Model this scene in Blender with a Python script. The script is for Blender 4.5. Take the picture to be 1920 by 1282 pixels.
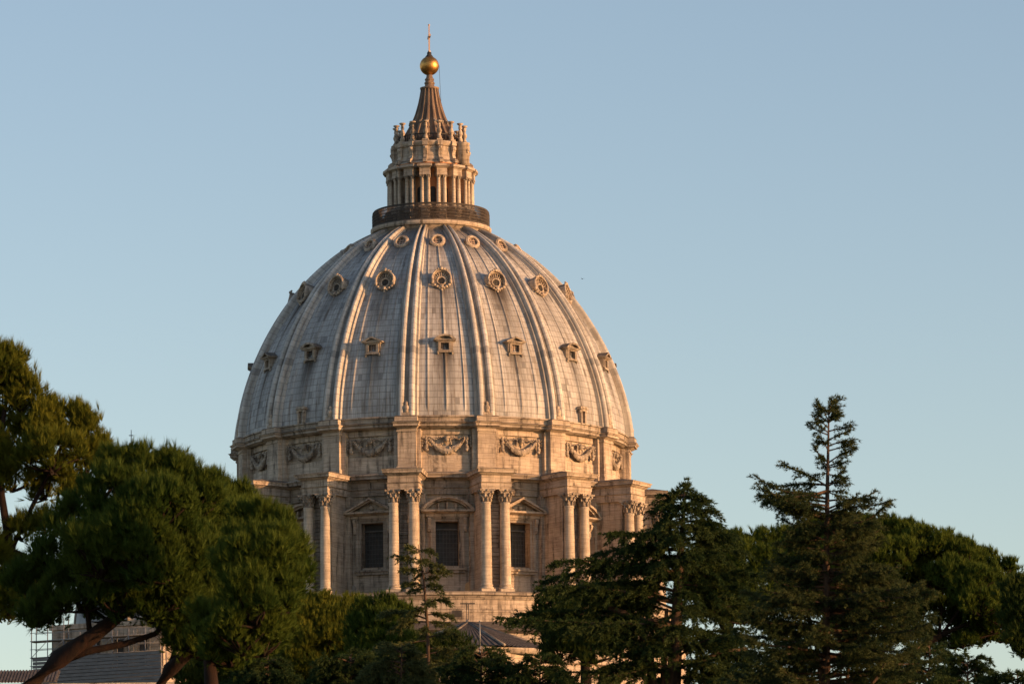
import bpy, bmesh, math, random
import numpy as np
from math import sin, cos, pi, radians, sqrt, atan2
from mathutils import Matrix, Vector, Euler

for o in list(bpy.data.objects): bpy.data.objects.remove(o)
sc = bpy.context.scene
C = sc.collection
random.seed(7); rng = np.random.default_rng(11)

# ------------------------------------------------------------------ camera
F_PX, DIST, EYE = 9300.0, 650.0, 1.7
YAW, PITCH, ROLL = radians(0.9345), radians(9.09), radians(-0.716)
fw = np.array([sin(YAW)*cos(PITCH), cos(YAW)*cos(PITCH), sin(PITCH)])
rt = np.array([cos(YAW), -sin(YAW), 0.0]); up = np.cross(rt, fw)
RT = rt*cos(ROLL)+up*sin(ROLL); UP = -rt*sin(ROLL)+up*cos(ROLL)
cam_d = bpy.data.cameras.new('camera'); cam = bpy.data.objects.new('camera', cam_d); C.objects.link(cam)
cam.matrix_world = Matrix(((RT[0],UP[0],-fw[0],0),(RT[1],UP[1],-fw[1],-DIST),(RT[2],UP[2],-fw[2],EYE),(0,0,0,1)))
cam_d.sensor_width = 36; cam_d.lens = 36*F_PX/1920; cam_d.clip_start = 1; cam_d.clip_end = 30000
cam_d.dof.use_dof = True; cam_d.dof.focus_distance = 650; cam_d.dof.aperture_fstop = 5.6
sc.camera = cam
CAM = np.array([0.0, -DIST, EYE])
def at(px, py, dist):                       # world point seen at photo pixel, on the plane dist metres ahead
    d = fw+RT*(px-960)/F_PX-UP*(py-641)/F_PX
    return CAM+d*(dist/d[1])

# ------------------------------------------------------------------ light
SUN_AZ, SUN_EL = 112.0, 8.5                 # compass-like, from +Y clockwise
w = bpy.data.worlds.new('World'); sc.world = w; w.use_nodes = True
nt = w.node_tree; nt.nodes.clear()
sky = nt.nodes.new('ShaderNodeTexSky'); sky.sky_type = 'NISHITA'; sky.sun_disc = False
sky.sun_elevation = radians(SUN_EL); sky.sun_rotation = radians(SUN_AZ)
sky.air_density = 0.9; sky.dust_density = 0.8; sky.ozone_density = 0.3; sky.altitude = 50
wb = nt.nodes.new('ShaderNodeMix'); wb.data_type = 'RGBA'; wb.blend_type = 'MULTIPLY'; wb.inputs[0].default_value = 1; wb.inputs[7].default_value = (1.0, 1.015, 1.14, 1)
bg = nt.nodes.new('ShaderNodeBackground'); bg.inputs[1].default_value = 0.142
wo = nt.nodes.new('ShaderNodeOutputWorld')
nt.links.new(sky.outputs[0], wb.inputs[6]); nt.links.new(wb.outputs[2], bg.inputs[0]); nt.links.new(bg.outputs[0], wo.inputs[0])
sd = bpy.data.lights.new('sun', 'SUN'); sun = bpy.data.objects.new('sun', sd); C.objects.link(sun)
sd.energy = 4.9; sd.angle = radians(0.5); sd.color = (1.0, 0.53, 0.23)
sdir = Vector((sin(radians(SUN_AZ))*cos(radians(SUN_EL)), cos(radians(SUN_AZ))*cos(radians(SUN_EL)), sin(radians(SUN_EL))))
sun.rotation_euler = sdir.to_track_quat('Z', 'Y').to_euler(); sun.location = sdir*400
sc.view_settings.view_transform = 'Standard'; sc.view_settings.look = 'None'
sc.view_settings.exposure = 0.36; sc.view_settings.gamma = 1; sc.view_settings.use_curve_mapping = False
sc.cycles.max_bounces = 6; sc.cycles.transparent_max_bounces = 8

# ------------------------------------------------------------------ material helpers
class NT:
    def __init__(s, name):
        s.m = bpy.data.materials.new(name); s.m.use_nodes = True
        s.t = s.m.node_tree; s.t.nodes.clear()
        s.out = s.n('ShaderNodeOutputMaterial'); s.b = s.n('ShaderNodeBsdfPrincipled')
        s.l(s.b.outputs[0], s.out.inputs[0])
        s.b.inputs['Specular IOR Level'].default_value = 0.25
    def n(s, k, **kw):
        q = s.t.nodes.new(k)
        for a, b in kw.items(): setattr(q, a, b)
        return q
    def l(s, a, b): s.t.links.new(a, b)
    def val(s, x, sock):
        if hasattr(x, 'is_output'): s.l(x, sock)
        else: sock.default_value = x
    def math(s, op, a, b=0.0, c=0.0, clamp=False):
        q = s.n('ShaderNodeMath', operation=op); q.use_clamp = clamp
        for i, x in enumerate((a, b, c)): s.val(x, q.inputs[i])
        return q.outputs[0]
    def mix(s, fac, a, b):
        q = s.n('ShaderNodeMix', data_type='RGBA')
        s.val(fac, q.inputs[0])
        for x, i in ((a, 6), (b, 7)):
            if hasattr(x, 'is_output'): s.l(x, q.inputs[i])
            else: q.inputs[i].default_value = (*x, 1)
        return q.outputs[2]
    def mul(s, col, f):
        q = s.n('ShaderNodeMix', data_type='RGBA', blend_type='MULTIPLY'); q.inputs[0].default_value = 1
        s.l(col, q.inputs[6]); s.l(f, q.inputs[7]); return q.outputs[2]
    def noise(s, vec, scale, detail=4, rough=0.55):
        q = s.n('ShaderNodeTexNoise'); q.inputs['Scale'].default_value = scale
        q.inputs['Detail'].default_value = detail; q.inputs['Roughness'].default_value = rough
        if vec is not None: s.l(vec, q.inputs['Vector'])
        return q.outputs[0]
    def ramp(s, x, a, b, lo=0.0, hi=1.0):
        q = s.n('ShaderNodeMapRange', interpolation_type='SMOOTHSTEP')
        s.l(x, q.inputs[0])
        for i, v in enumerate((a, b, lo, hi)): q.inputs[i+1].default_value = v
        return q.outputs[0]
    def scaled(s, vec, x, y, z):
        q = s.n('ShaderNodeVectorMath', operation='MULTIPLY'); s.l(vec, q.inputs[0]); q.inputs[1].default_value = (x, y, z)
        return q.outputs[0]
    def comb(s, x, y, z=0.0):
        q = s.n('ShaderNodeCombineXYZ')
        for i, v in enumerate((x, y, z)): s.val(v, q.inputs[i])
        return q.outputs[0]
    def pos(s):
        g = s.n('ShaderNodeNewGeometry'); return g.outputs['Position'], g.outputs['Normal']
    def sep(s, v):
        q = s.n('ShaderNodeSeparateXYZ'); s.l(v, q.inputs[0]); return q.outputs
    def bump(s, h, strength, dist):
        q = s.n('ShaderNodeBump'); q.inputs['Strength'].default_value = strength; q.inputs['Distance'].default_value = dist
        s.l(h, q.inputs['Height']); s.l(q.outputs[0], s.b.inputs['Normal'])
    def fin(s, col, rough=0.8, metal=0.0):
        s.val(col, s.b.inputs['Base Color']) if hasattr(col, 'is_output') else setattr(s.b.inputs['Base Color'], 'default_value', (*col, 1))
        s.b.inputs['Roughness'].default_value = rough; s.b.inputs['Metallic'].default_value = metal
        return s.m

def stone_mat(name, light, dark, course=0.55, grime=0.5, grime_col=(.085, .068, .055), joints=True):
    t = NT(name); p, nrm = t.pos(); x, y, z = t.sep(p)
    ang = t.math('MULTIPLY', t.math('ARCTAN2', x, y), 25.0)
    bv = t.comb(ang, z)
    br = t.n('ShaderNodeTexBrick'); t.l(bv, br.inputs['Vector'])
    br.inputs['Color1'].default_value = (1, 1, 1, 1); br.inputs['Color2'].default_value = (.88, .87, .86, 1)
    br.inputs['Mortar'].default_value = (.66, .62, .58, 1) if joints else (.86, .84, .82, 1); br.inputs['Scale'].default_value = 1.0
    br.inputs['Brick Width'].default_value = course*(3.1 if joints else 60); br.inputs['Row Height'].default_value = course
    br.inputs['Mortar Size'].default_value = 0.028; br.inputs['Mortar Smooth'].default_value = .6; br.inputs['Bias'].default_value = -.2
    base = t.mix(t.ramp(t.noise(p, .45, 5), .35, .68), light, dark)
    vein = t.ramp(t.noise(t.scaled(p, .35, .35, 5.0), 1.6, 5, .65), .30, .66, .74, 1.06)
    col = t.mul(base, t.comb(vein, vein, vein)); col = t.mul(col, br.outputs[0])
    st = t.noise(t.scaled(p, 1.7, 1.7, .16), 1.0, 6, .62)
    st2 = t.noise(p, 1.3, 6, .7)
    g = t.math('MULTIPLY', t.ramp(st, .47, .66), t.ramp(st2, .28, .58))
    g2 = t.ramp(st2, .60, .74, 0, .65)
    nz = t.sep(nrm)[2]
    top = t.math('MULTIPLY', t.ramp(nz, .45, .8, 0, .85), t.ramp(st2, .3, .5, .4, 1))
    g = t.math('MAXIMUM', t.math('MULTIPLY', t.math('MAXIMUM', g, g2), grime), top)
    col = t.mix(g, col, grime_col)
    t.bump(t.math('ADD', t.noise(p, 5, 5, .7), t.math('MULTIPLY', br.outputs[1], -.8)), .55, .06)
    return t.fin(col, .9)
STONE = stone_mat('travertine', (.60, .485, .375), (.44, .35, .27), .62, .82)
STONE_C = stone_mat('column_travertine', (.62, .51, .395), (.47, .385, .295), 1.15, .45, joints=False)
STONE_R = stone_mat('rusticated_travertine', (.36, .30, .245), (.25, .205, .165), .62, .9)
STONE_D = stone_mat('weathered_travertine', (.50, .41, .32), (.32, .26, .205), .6, 1.0)

def lead_mat(name, c1, c2, warm, cell=(0.58, 0.88), seam=.5):
    t = NT(name)
    uv = t.n('ShaderNodeUVMap'); u, v, _ = t.sep(uv.outputs[0]); p, nrm = t.pos()
    cu = t.math('DIVIDE', u, cell[0]); cv = t.math('DIVIDE', v, cell[1])
    wn = t.n('ShaderNodeTexWhiteNoise', noise_dimensions='2D'); t.l(t.comb(t.math('FLOOR', cu), t.math('FLOOR', cv)), wn.inputs['Vector'])
    rnd = wn.outputs[0]
    big = t.noise(t.scaled(p, 1, 1, .35), .35, 5, .6)
    col = t.mix(t.ramp(big, .35, .66), c1, c2)
    pv = t.ramp(rnd, 0, 1, .90, 1.06); col = t.mul(col, t.comb(pv, pv, pv))
    darkp = t.math('MULTIPLY', t.math('GREATER_THAN', rnd, .962), .55); col = t.mix(darkp, col, (.10, .10, .105))
    # run-off streaks along the fall of the lead, and stains under the dormers (vertex layer)
    stv = t.comb(t.math('MULTIPLY', u, 3.2), t.math('MULTIPLY', v, .22), t.math('MULTIPLY', big, 2))
    st = t.noise(stv, 1.0, 6, .65); col = t.mix(t.ramp(st, .45, .68, 0, .78), col, warm)
    pale = t.ramp(t.noise(t.comb(t.math('MULTIPLY', u, 5), t.math('MULTIPLY', v, .3), 7.3), 1, 5, .6), .55, .72, 0, .4)
    col = t.mix(pale, col, (.55, .53, .50))
    at_ = t.n('ShaderNodeAttribute', attribute_name='stain_tone'); sv = t.sep(at_.outputs['Vector'])[0]
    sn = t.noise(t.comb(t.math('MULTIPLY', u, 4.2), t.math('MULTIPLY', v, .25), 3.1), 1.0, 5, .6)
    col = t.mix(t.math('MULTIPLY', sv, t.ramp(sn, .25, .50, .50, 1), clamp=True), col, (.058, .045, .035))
    def line(c, wd):
        f_ = t.math('FRACT', c); d = t.math('MINIMUM', f_, t.math('SUBTRACT', 1.0, f_)); return t.ramp(d, wd*.4, wd, 1, 0)
    seamv = t.math('MAXIMUM', t.math('MULTIPLY', line(cu, .085), .55), line(cv, .085))
    col = t.mix(t.math('MULTIPLY', seamv, seam), col, (.115, .095, .075))
    t.bump(t.math('ADD', t.math('MULTIPLY', seamv, -1.0), t.noise(p, 3.0, 4)), .35, .05)
    return t.fin(col, .62)
LEAD = lead_mat('lead_sheets', (.52, .495, .47), (.36, .35, .34), (.20, .16, .13))
LEAD_RIB = lead_mat('rib_lead_sheets', (.62, .575, .52), (.50, .465, .42), (.30, .245, .195), (9.0, .86), .38)
def simple(name, c1, c2, scale=2.0, rough=.8, metal=0, bump=0, stretch=(1, 1, 1)):
    t = NT(name); p, _ = t.pos()
    n = t.noise(t.scaled(p, *stretch), scale, 5, .6)
    if bump: t.bump(n, bump, .04)
    return t.fin(t.mix(t.ramp(n, .32, .68), c1, c2), rough, metal)
SPIRE = simple('brown_lead', (.27, .185, .125), (.13, .09, .07), 1.4, .65, 0, .3, (1, 1, .3))
CORE_ORANGE = simple('lantern_core_orange', (.74, .33, .15), (.58, .25, .11), .8, .9, 0, .1)  # orange tone for the core wall of the lantern
GOLD = simple('gilded_copper', (.74, .38, .10), (.44, .22, .07), 2.2, .44, 1.0)
IRON = simple('dark_iron', (.035, .033, .03), (.06, .05, .042), 4, .6)
PALE = simple('gilded_iron', (.62, .42, .30), (.5, .36, .28), 6, .5)
GLASS = simple('dark_glass', (.075, .066, .060), (.040, .036, .034), .7, .4)
GLASS.node_tree.nodes['Principled BSDF'].inputs['Specular IOR Level'].default_value = .12
LATTICE = simple('sunlit_lattice_glass', (.16, .125, .095), (.10, .08, .065), 2.0, .5)  # pane tone stands in for sunlight reflected by the metal lattice
GLAZE = simple('leaded_grille', (.15, .14, .135), (.10, .095, .09), 3, .5)
BARK = simple('shaded_pine_bark', (.024, .011, .007), (.012, .007, .005), 5, .95, 0, .9, (1, 1, .35))  # shade on the trunks is put into this dark bark colour
BARK_C = simple('cedar_bark', (.115, .070, .046), (.050, .033, .024), 5, .95, 0, .9, (1, 1, .3))
TILE = simple('grey_roof_tiles', (.13, .105, .09), (.075, .062, .055), 1.5, .9, 0, .4)
STEEL = simple('scaffold_steel', (.30, .29, .28), (.20, .195, .19), 3, .45, .5)
NETTING = simple('grey_netting', (.20, .19, .19), (.145, .14, .14), 1.0, .9, 0, .2, (1, 1, 4))
BIRD = simple('dark_feathers', (.04, .04, .045), (.07, .065, .06), 8)

def leaf_mat(name, a, b, trans=.36):
    t = NT(name)
    at_ = t.n('ShaderNodeAttribute', attribute_name='tint'); f = t.sep(at_.outputs['Vector'])[0]
    col = t.mix(f, a, b)
    t.b.inputs['Roughness'].default_value = .7; t.b.inputs['Specular IOR Level'].default_value = .08; t.l(col, t.b.inputs['Base Color'])
    tr = t.n('ShaderNodeBsdfTranslucent'); t.l(col, tr.inputs[0])
    mx = t.n('ShaderNodeMixShader'); mx.inputs[0].default_value = trans
    t.l(t.b.outputs[0], mx.inputs[1]); t.l(tr.outputs[0], mx.inputs[2]); t.l(mx.outputs[0], t.out.inputs[0])
    return t.m
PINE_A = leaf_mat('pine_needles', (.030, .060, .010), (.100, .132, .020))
PINE_Y = leaf_mat('sun_tinted_pine_needles', (.052, .075, .010), (.165, .168, .020))  # warm sunlight on these crowns is painted into the needle colour
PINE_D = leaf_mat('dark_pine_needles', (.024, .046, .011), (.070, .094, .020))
CEDAR_A = leaf_mat('cedar_needles', (.024, .048, .016), (.074, .098, .030))
CEDAR_G = leaf_mat('grey_cedar_needles', (.034, .054, .020), (.110, .120, .044))

# ------------------------------------------------------------------ mesh helpers
class M:
    def __init__(s): s.v = []; s.f = []; s.sm = []; s.uv = None
    def add(s, v, f, smooth=False):
        k = len(s.v); s.v += [tuple(p) for p in v]; s.f += [tuple(i+k for i in q) for q in f]; s.sm += [smooth]*len(f)
    def box(s, x0, x1, d0, d1, z0, z1):     # bay frame: u to the right, d outward (= -y)
        v = [(x, -d, z) for z in (z0, z1) for d in (d0, d1) for x in (x0, x1)]
        s.add(v, [(0,1,3,2),(4,6,7,5),(0,4,5,1),(2,3,7,6),(0,2,6,4),(1,5,7,3)])
    def frustum(s, x0, d0, z0, x1, d1, z1, dback):   # block flaring from half width x0 / front d0 to x1 / d1
        v = [(-x0,-dback,z0),(x0,-dback,z0),(-x0,-d0,z0),(x0,-d0,z0),(-x1,-dback,z1),(x1,-dback,z1),(-x1,-d1,z1),(x1,-d1,z1)]
        s.add(v, [(0,1,3,2),(4,6,7,5),(0,4,5,1),(2,3,7,6),(0,2,6,4),(1,5,7,3)])
    def prism(s, poly, d0, d1):             # poly in (u,z), extruded outward
        n = len(poly); v = [(u, -d0, z) for u, z in poly]+[(u, -d1, z) for u, z in poly]
        s.add(v, [tuple(range(n)), tuple(range(2*n-1, n-1, -1))]+[(i, (i+1) % n, (i+1) % n+n, i+n) for i in range(n)])
    def side(s, poly, u0, u1):              # poly in (d,z), extruded along u
        n = len(poly); v = [(u0, -d, z) for d, z in poly]+[(u1, -d, z) for d, z in poly]
        s.add(v, [tuple(range(n)), tuple(range(2*n-1, n-1, -1))]+[(i, (i+1) % n, (i+1) % n+n, i+n) for i in range(n)])
    def strip(s, a, b, d0, d1):             # band between two (u,z) polylines, with thickness d0..d1
        n = len(a)
        for i in range(n-1):
            q = [a[i], a[i+1], b[i+1], b[i]]; s.prism(q, d0, d1)
    def lathe(s, prof, n=24, cx=0, cy=0, a0=0, a1=2*pi, smooth=True):
        full = abs(a1-a0-2*pi) < 1e-6; m = n if full else n+1; k = len(prof)
        v = [(cx+r*sin(a0+(a1-a0)*i/n), cy-r*cos(a0+(a1-a0)*i/n), z) for i in range(m) for r, z in prof]
        f = [(i*k+j, ((i+1) % m)*k+j, ((i+1) % m)*k+j+1, i*k+j+1) for i in range(n) for j in range(k-1)]
        s.add(v, f, smooth)
    def tube(s, path, rad, n=8, smooth=True):
        path = [np.array(p, float) for p in path]; v = []; k = len(path)
        for i, p in enumerate(path):
            d = path[min(i+1, k-1)]-path[max(i-1, 0)]; d = d/(np.linalg.norm(d)+1e-9)
            a = np.cross(d, (0.31, .2, 1.0) if abs(d[2]) < .9 else (1, 0.2, 0)); a /= np.linalg.norm(a); b = np.cross(d, a)
            r = rad[i] if hasattr(rad, '__len__') else rad
            v += [tuple(p+r*(a*cos(2*pi*j/n)+b*sin(2*pi*j/n))) for j in range(n)]
        f = [(i*n+j, i*n+(j+1) % n, (i+1)*n+(j+1) % n, (i+1)*n+j) for i in range(k-1) for j in range(n)]
        f += [tuple(range(n))[::-1], tuple(range((k-1)*n, k*n))]
        s.add(v, f, smooth)
    def ball(s, c, r, sq=(1, 1, 1), nu=10, nv=6):
        v = [(c[0], c[1], c[2]-r*sq[2])]
        for j in range(1, nv):
            t = pi*j/nv
            v += [(c[0]+r*sq[0]*sin(t)*cos(2*pi*i/nu), c[1]+r*sq[1]*sin(t)*sin(2*pi*i/nu), c[2]-r*sq[2]*cos(t)) for i in range(nu)]
        v.append((c[0], c[1], c[2]+r*sq[2])); last = len(v)-1
        f = [(0, 1+(i+1) % nu, 1+i) for i in range(nu)]
        for j in range(nv-2):
            f += [(1+j*nu+i, 1+j*nu+(i+1) % nu, 1+(j+1)*nu+(i+1) % nu, 1+(j+1)*nu+i) for i in range(nu)]
        f += [(1+(nv-2)*nu+i, 1+(nv-2)*nu+(i+1) % nu, last) for i in range(nu)]
        s.add(v, f, True)
    def mesh(s, name, mat):
        me = bpy.data.meshes.new(name); me.from_pydata(s.v, [], s.f)
        me.polygons.foreach_set('use_smooth', s.sm)
        bm = bmesh.new(); bm.from_mesh(me); bmesh.ops.recalc_face_normals(bm, faces=bm.faces); bm.to_mesh(me); bm.free()
        me.materials.append(mat); me.update(); return me
def link(name, me, parent=None, rz=0.0):
    o = bpy.data.objects.new(name, me); C.objects.link(o)
    if parent: o.parent = parent
    o.rotation_euler.z = rz; return o
def obj(name, m, mat, parent=None, rz=0.0): return link(name, m.mesh(name, mat), parent, rz)
def tag(o, label, cat, group=None):
    o['label'] = label; o['category'] = cat
    if group: o['group'] = group
    return o
def thing(name, label, cat, loc=(0, 0, 0), group=None):
    o = bpy.data.objects.new(name, None); C.objects.link(o); o.location = loc; return tag(o, label, cat, group)
def copy_part(o, parent, rz):               # a part with its sub-parts, turned about the axis of the dome
    c = o.copy(); C.objects.link(c); c.parent = parent; c.rotation_euler.z = rz
    for ch in list(o.children):
        d = ch.copy(); C.objects.link(d); d.parent = c
    return c

# ------------------------------------------------------------------ ground
def ground():
    m = M(); n = 60; R = [0]+list(np.geomspace(40, 12000, 40))
    m.lathe([(r, 0.0) for r in R], n)
    t = NT('park_grass'); p, _ = t.pos()
    c = t.mix(t.ramp(t.noise(p, .05, 6, .6), .35, .65), (.055, .075, .025), (.11, .095, .05))
    o = obj('ground', m, t.fin(c, .95)); o['kind'] = 'structure'
ground()

# ================================================================== the basilica and its dome
PH = radians(3.9); STEP = radians(22.5)
BAYS = [(k, PH+k*STEP) for k in range(-5, 6)]
RIBS = [(k, PH-STEP/2+k*STEP) for k in range(-5, 7)]
ALLRIBS = [PH-STEP/2+k*STEP for k in range(16)]
bas = thing('basilica', 'domed stone basilica with ribbed grey lead dome and columned drum behind the trees', 'basilica')

def bay_wall(m, r, rs, u0, u1, za, zb, z0, z1, depth, nseg=14):
    """sixteenth of a round wall with a rectangular recess (half widths u) sunk by depth"""
    h = STEP/2; ua = u1/r
    angs = sorted(set(list(np.linspace(-h, -ua, 6))+list(np.linspace(-ua, ua, 7))+list(np.linspace(ua, h, 6))))
    P = lambda a, z, rr: (rr*sin(a), -rr*cos(a), z)
    for a, b in zip(angs[:-1], angs[1:]):
        mid = (a+b)/2
        segs = [(z0, za), (zb, z1)] if abs(mid) < ua else [(z0, z1)]
        for s0, s1 in segs:
            m.add([P(a, s0, r), P(b, s0, r), P(b, s1, r), P(a, s1, r)], [(0, 1, 2, 3)])
    # reveals and back
    u = r*sin(ua); d = r*cos(ua); rb = d-depth
    for sgn in (-1, 1): m.add([(sgn*u, -d, za), (sgn*u, -rb, za), (sgn*u, -rb, zb), (sgn*u, -d, zb)], [(0, 1, 2, 3)])
    for z in (za, zb):
        arc = [P(a, z, r) for a in angs if abs(a) <= ua+1e-6]
        m.add(arc+[(u, -rb, z), (-u, -rb, z)], [tuple(range(len(arc)+2))])
    m.add([(-u, -rb, za), (u, -rb, za), (u, -rb, zb), (-u, -rb, zb)], [(0, 1, 2, 3)])

def merged(fn, angs):                       # the same piece turned to several angles, inside one mesh
    p = M(); fn(p); q = M()
    for a in angs:
        c, s_ = cos(a), sin(a)
        q.add([(x*c-y*s_, x*s_+y*c, z) for x, y, z in p.v], p.f)
        q.sm[-len(p.f):] = p.sm
    return q
Z0 = 69.2
# ---- drum wall with sunk window openings
obj('drum_wall', merged(lambda m: bay_wall(m, 24.4, 0, 0, 1.47, 73.2, 78.85, Z0, 84.2, 1.25), [PH+k*STEP for k in range(16)]), STONE, bas)
# ---- windows
def arc_pts(hw, rise, z, n=14):             # segmental arch polyline
    R = (hw*hw+rise*rise)/(2*rise); a = math.asin(hw/R)
    return [(R*sin(-a+2*a*i/n), z+R*cos(-a+2*a*i/n)-(R-rise)) for i in range(n+1)]
def window(kind):
    m = M()
    ow, zb, zt = 1.47, 73.2, 78.85
    for s_ in (-1, 1):
        m.box(*sorted((s_*ow, s_*(ow+.33))), 24.2, 24.62, zb-.35, zt+.30)
        m.box(*sorted((s_*(ow+.33), s_*(ow+.68))), 24.0, 24.78, zb-.35, zt+.62)
    m.box(-ow-.33, ow+.33, 24.2, 24.617, zt+.003, zt+.30); m.box(-ow-.33, ow+.33, 24.2, 24.776, zt+.303, zt+.62)
    m.box(-ow-.9, ow+.9, 24.0, 25.0, zb-.62, zb-.353); m.box(-ow-.7, ow+.7, 24.0, 24.8, zb-.95, zb-.623)
    fr = obj('window', m, STONE_D, bas)
    g = M(); g.box(-ow-.05, ow+.05, 23.05, 23.16, zb-.05, zt+.05); obj('glass', g, GLASS, fr)
    g = M()
    for i in range(7): x = -ow+.2+(2*ow-.4)*i/6; g.box(x-.02, x+.02, 23.18, 23.24, zb, zt-.9)
    for i in range(9): z = zb+.1+(zt-1.0-zb)*i/8; g.box(-ow, ow, 23.165, 23.215, z-.018, z+.018)
    g.box(-ow, ow, 23.17, 23.5, zt-1.0, zt-.85)
    obj('grille', g, GLAZE, fr)
    for s_ in (-1, 1):
        c = M(); c.side([(24.2, 79.35), (25.05, 79.35), (25.12, 79.1), (25.0, 78.75), (24.78, 78.4), (24.85, 77.9), (24.7, 77.55), (24.2, 77.5)], s_*2.28-.2, s_*2.28+.2)
        obj('console', c, STONE, fr)
    p = M(); hw = 3.42
    p.box(-2.75, 2.75, 24.0, 24.95, 79.42, 79.75); p.frustum(2.9, 25.0, 79.753, hw, 25.75, 79.98, 24.0); p.box(-hw, hw, 24.0, 25.8, 79.983, 80.22)
    if kind == 'tri':
        o_ = [(-hw-.08, 80.22), (0, 82.02), (hw+.08, 80.22)]; i_ = [(-hw+.75, 80.22), (0, 81.55), (hw-.75, 80.22)]
        mid = [(-hw+.42, 80.22), (0, 81.76), (hw-.42, 80.22)]
        p.strip(o_, mid, 24.0, 25.85); p.strip(mid, i_, 24.0, 25.45); p.prism([(-hw+.8, 80.223), (hw-.8, 80.223), (0, 81.53)], 24.0, 24.7)
        p.ball((0, -24.8, 80.72), .36, (1, .6, 1)); 
    else:
        o_ = arc_pts(hw+.08, 1.72, 80.22); mid = arc_pts(hw-.42, 1.46, 80.22); i_ = arc_pts(hw-.75, 1.24, 80.22)
        p.strip(o_, mid, 24.0, 25.85); p.strip(mid, i_, 24.0, 25.45); p.prism(arc_pts(hw-.8, 1.2, 80.223), 24.0, 24.7)
        for x in (-1.1, 0, 1.1): p.box(x-.09, x+.09, 24.6, 25.3, 80.223, 81.2-.12*abs(x))
    obj('pediment', p, STONE, fr); return fr
win = {'seg': window('seg'), 'tri': window('tri')}; first = {'seg': True, 'tri': True}
for k, a in BAYS:
    kind = 'seg' if k % 2 == 0 else 'tri'
    if first[kind]: first[kind] = False; win[kind].rotation_euler.z = a
    else: copy_part(win[kind], bas, a)
# ---- small arched service doors at the foot of the drum
def service_door(a, du, warm):
    m = M(); hw = .42; poly = [(du-hw, 69.4), (du+hw, 69.4)]+[(du+hw*cos(t), 70.55+hw*sin(t)) for t in np.linspace(0, pi, 9)]
    m.prism(poly, 24.2, 24.48)
    m.prism([(du+1.25*(u-du), 69.4+(z-69.4)*1.09) for u, z in poly], 24.15, 24.44)
    o = obj('service_door', m, simple('door_paint'+warm, *(((.62, .40, .20), (.5, .33, .18)) if warm else ((.36, .31, .26), (.30, .26, .22)))), bas, a)
    o['label'] = 'small ochre arched door at the foot of the drum' if warm else 'small grey arched door at the foot of the drum'
service_door(PH, 2.75, '_ochre'); service_door(PH-STEP, -2.9, '')
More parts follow.
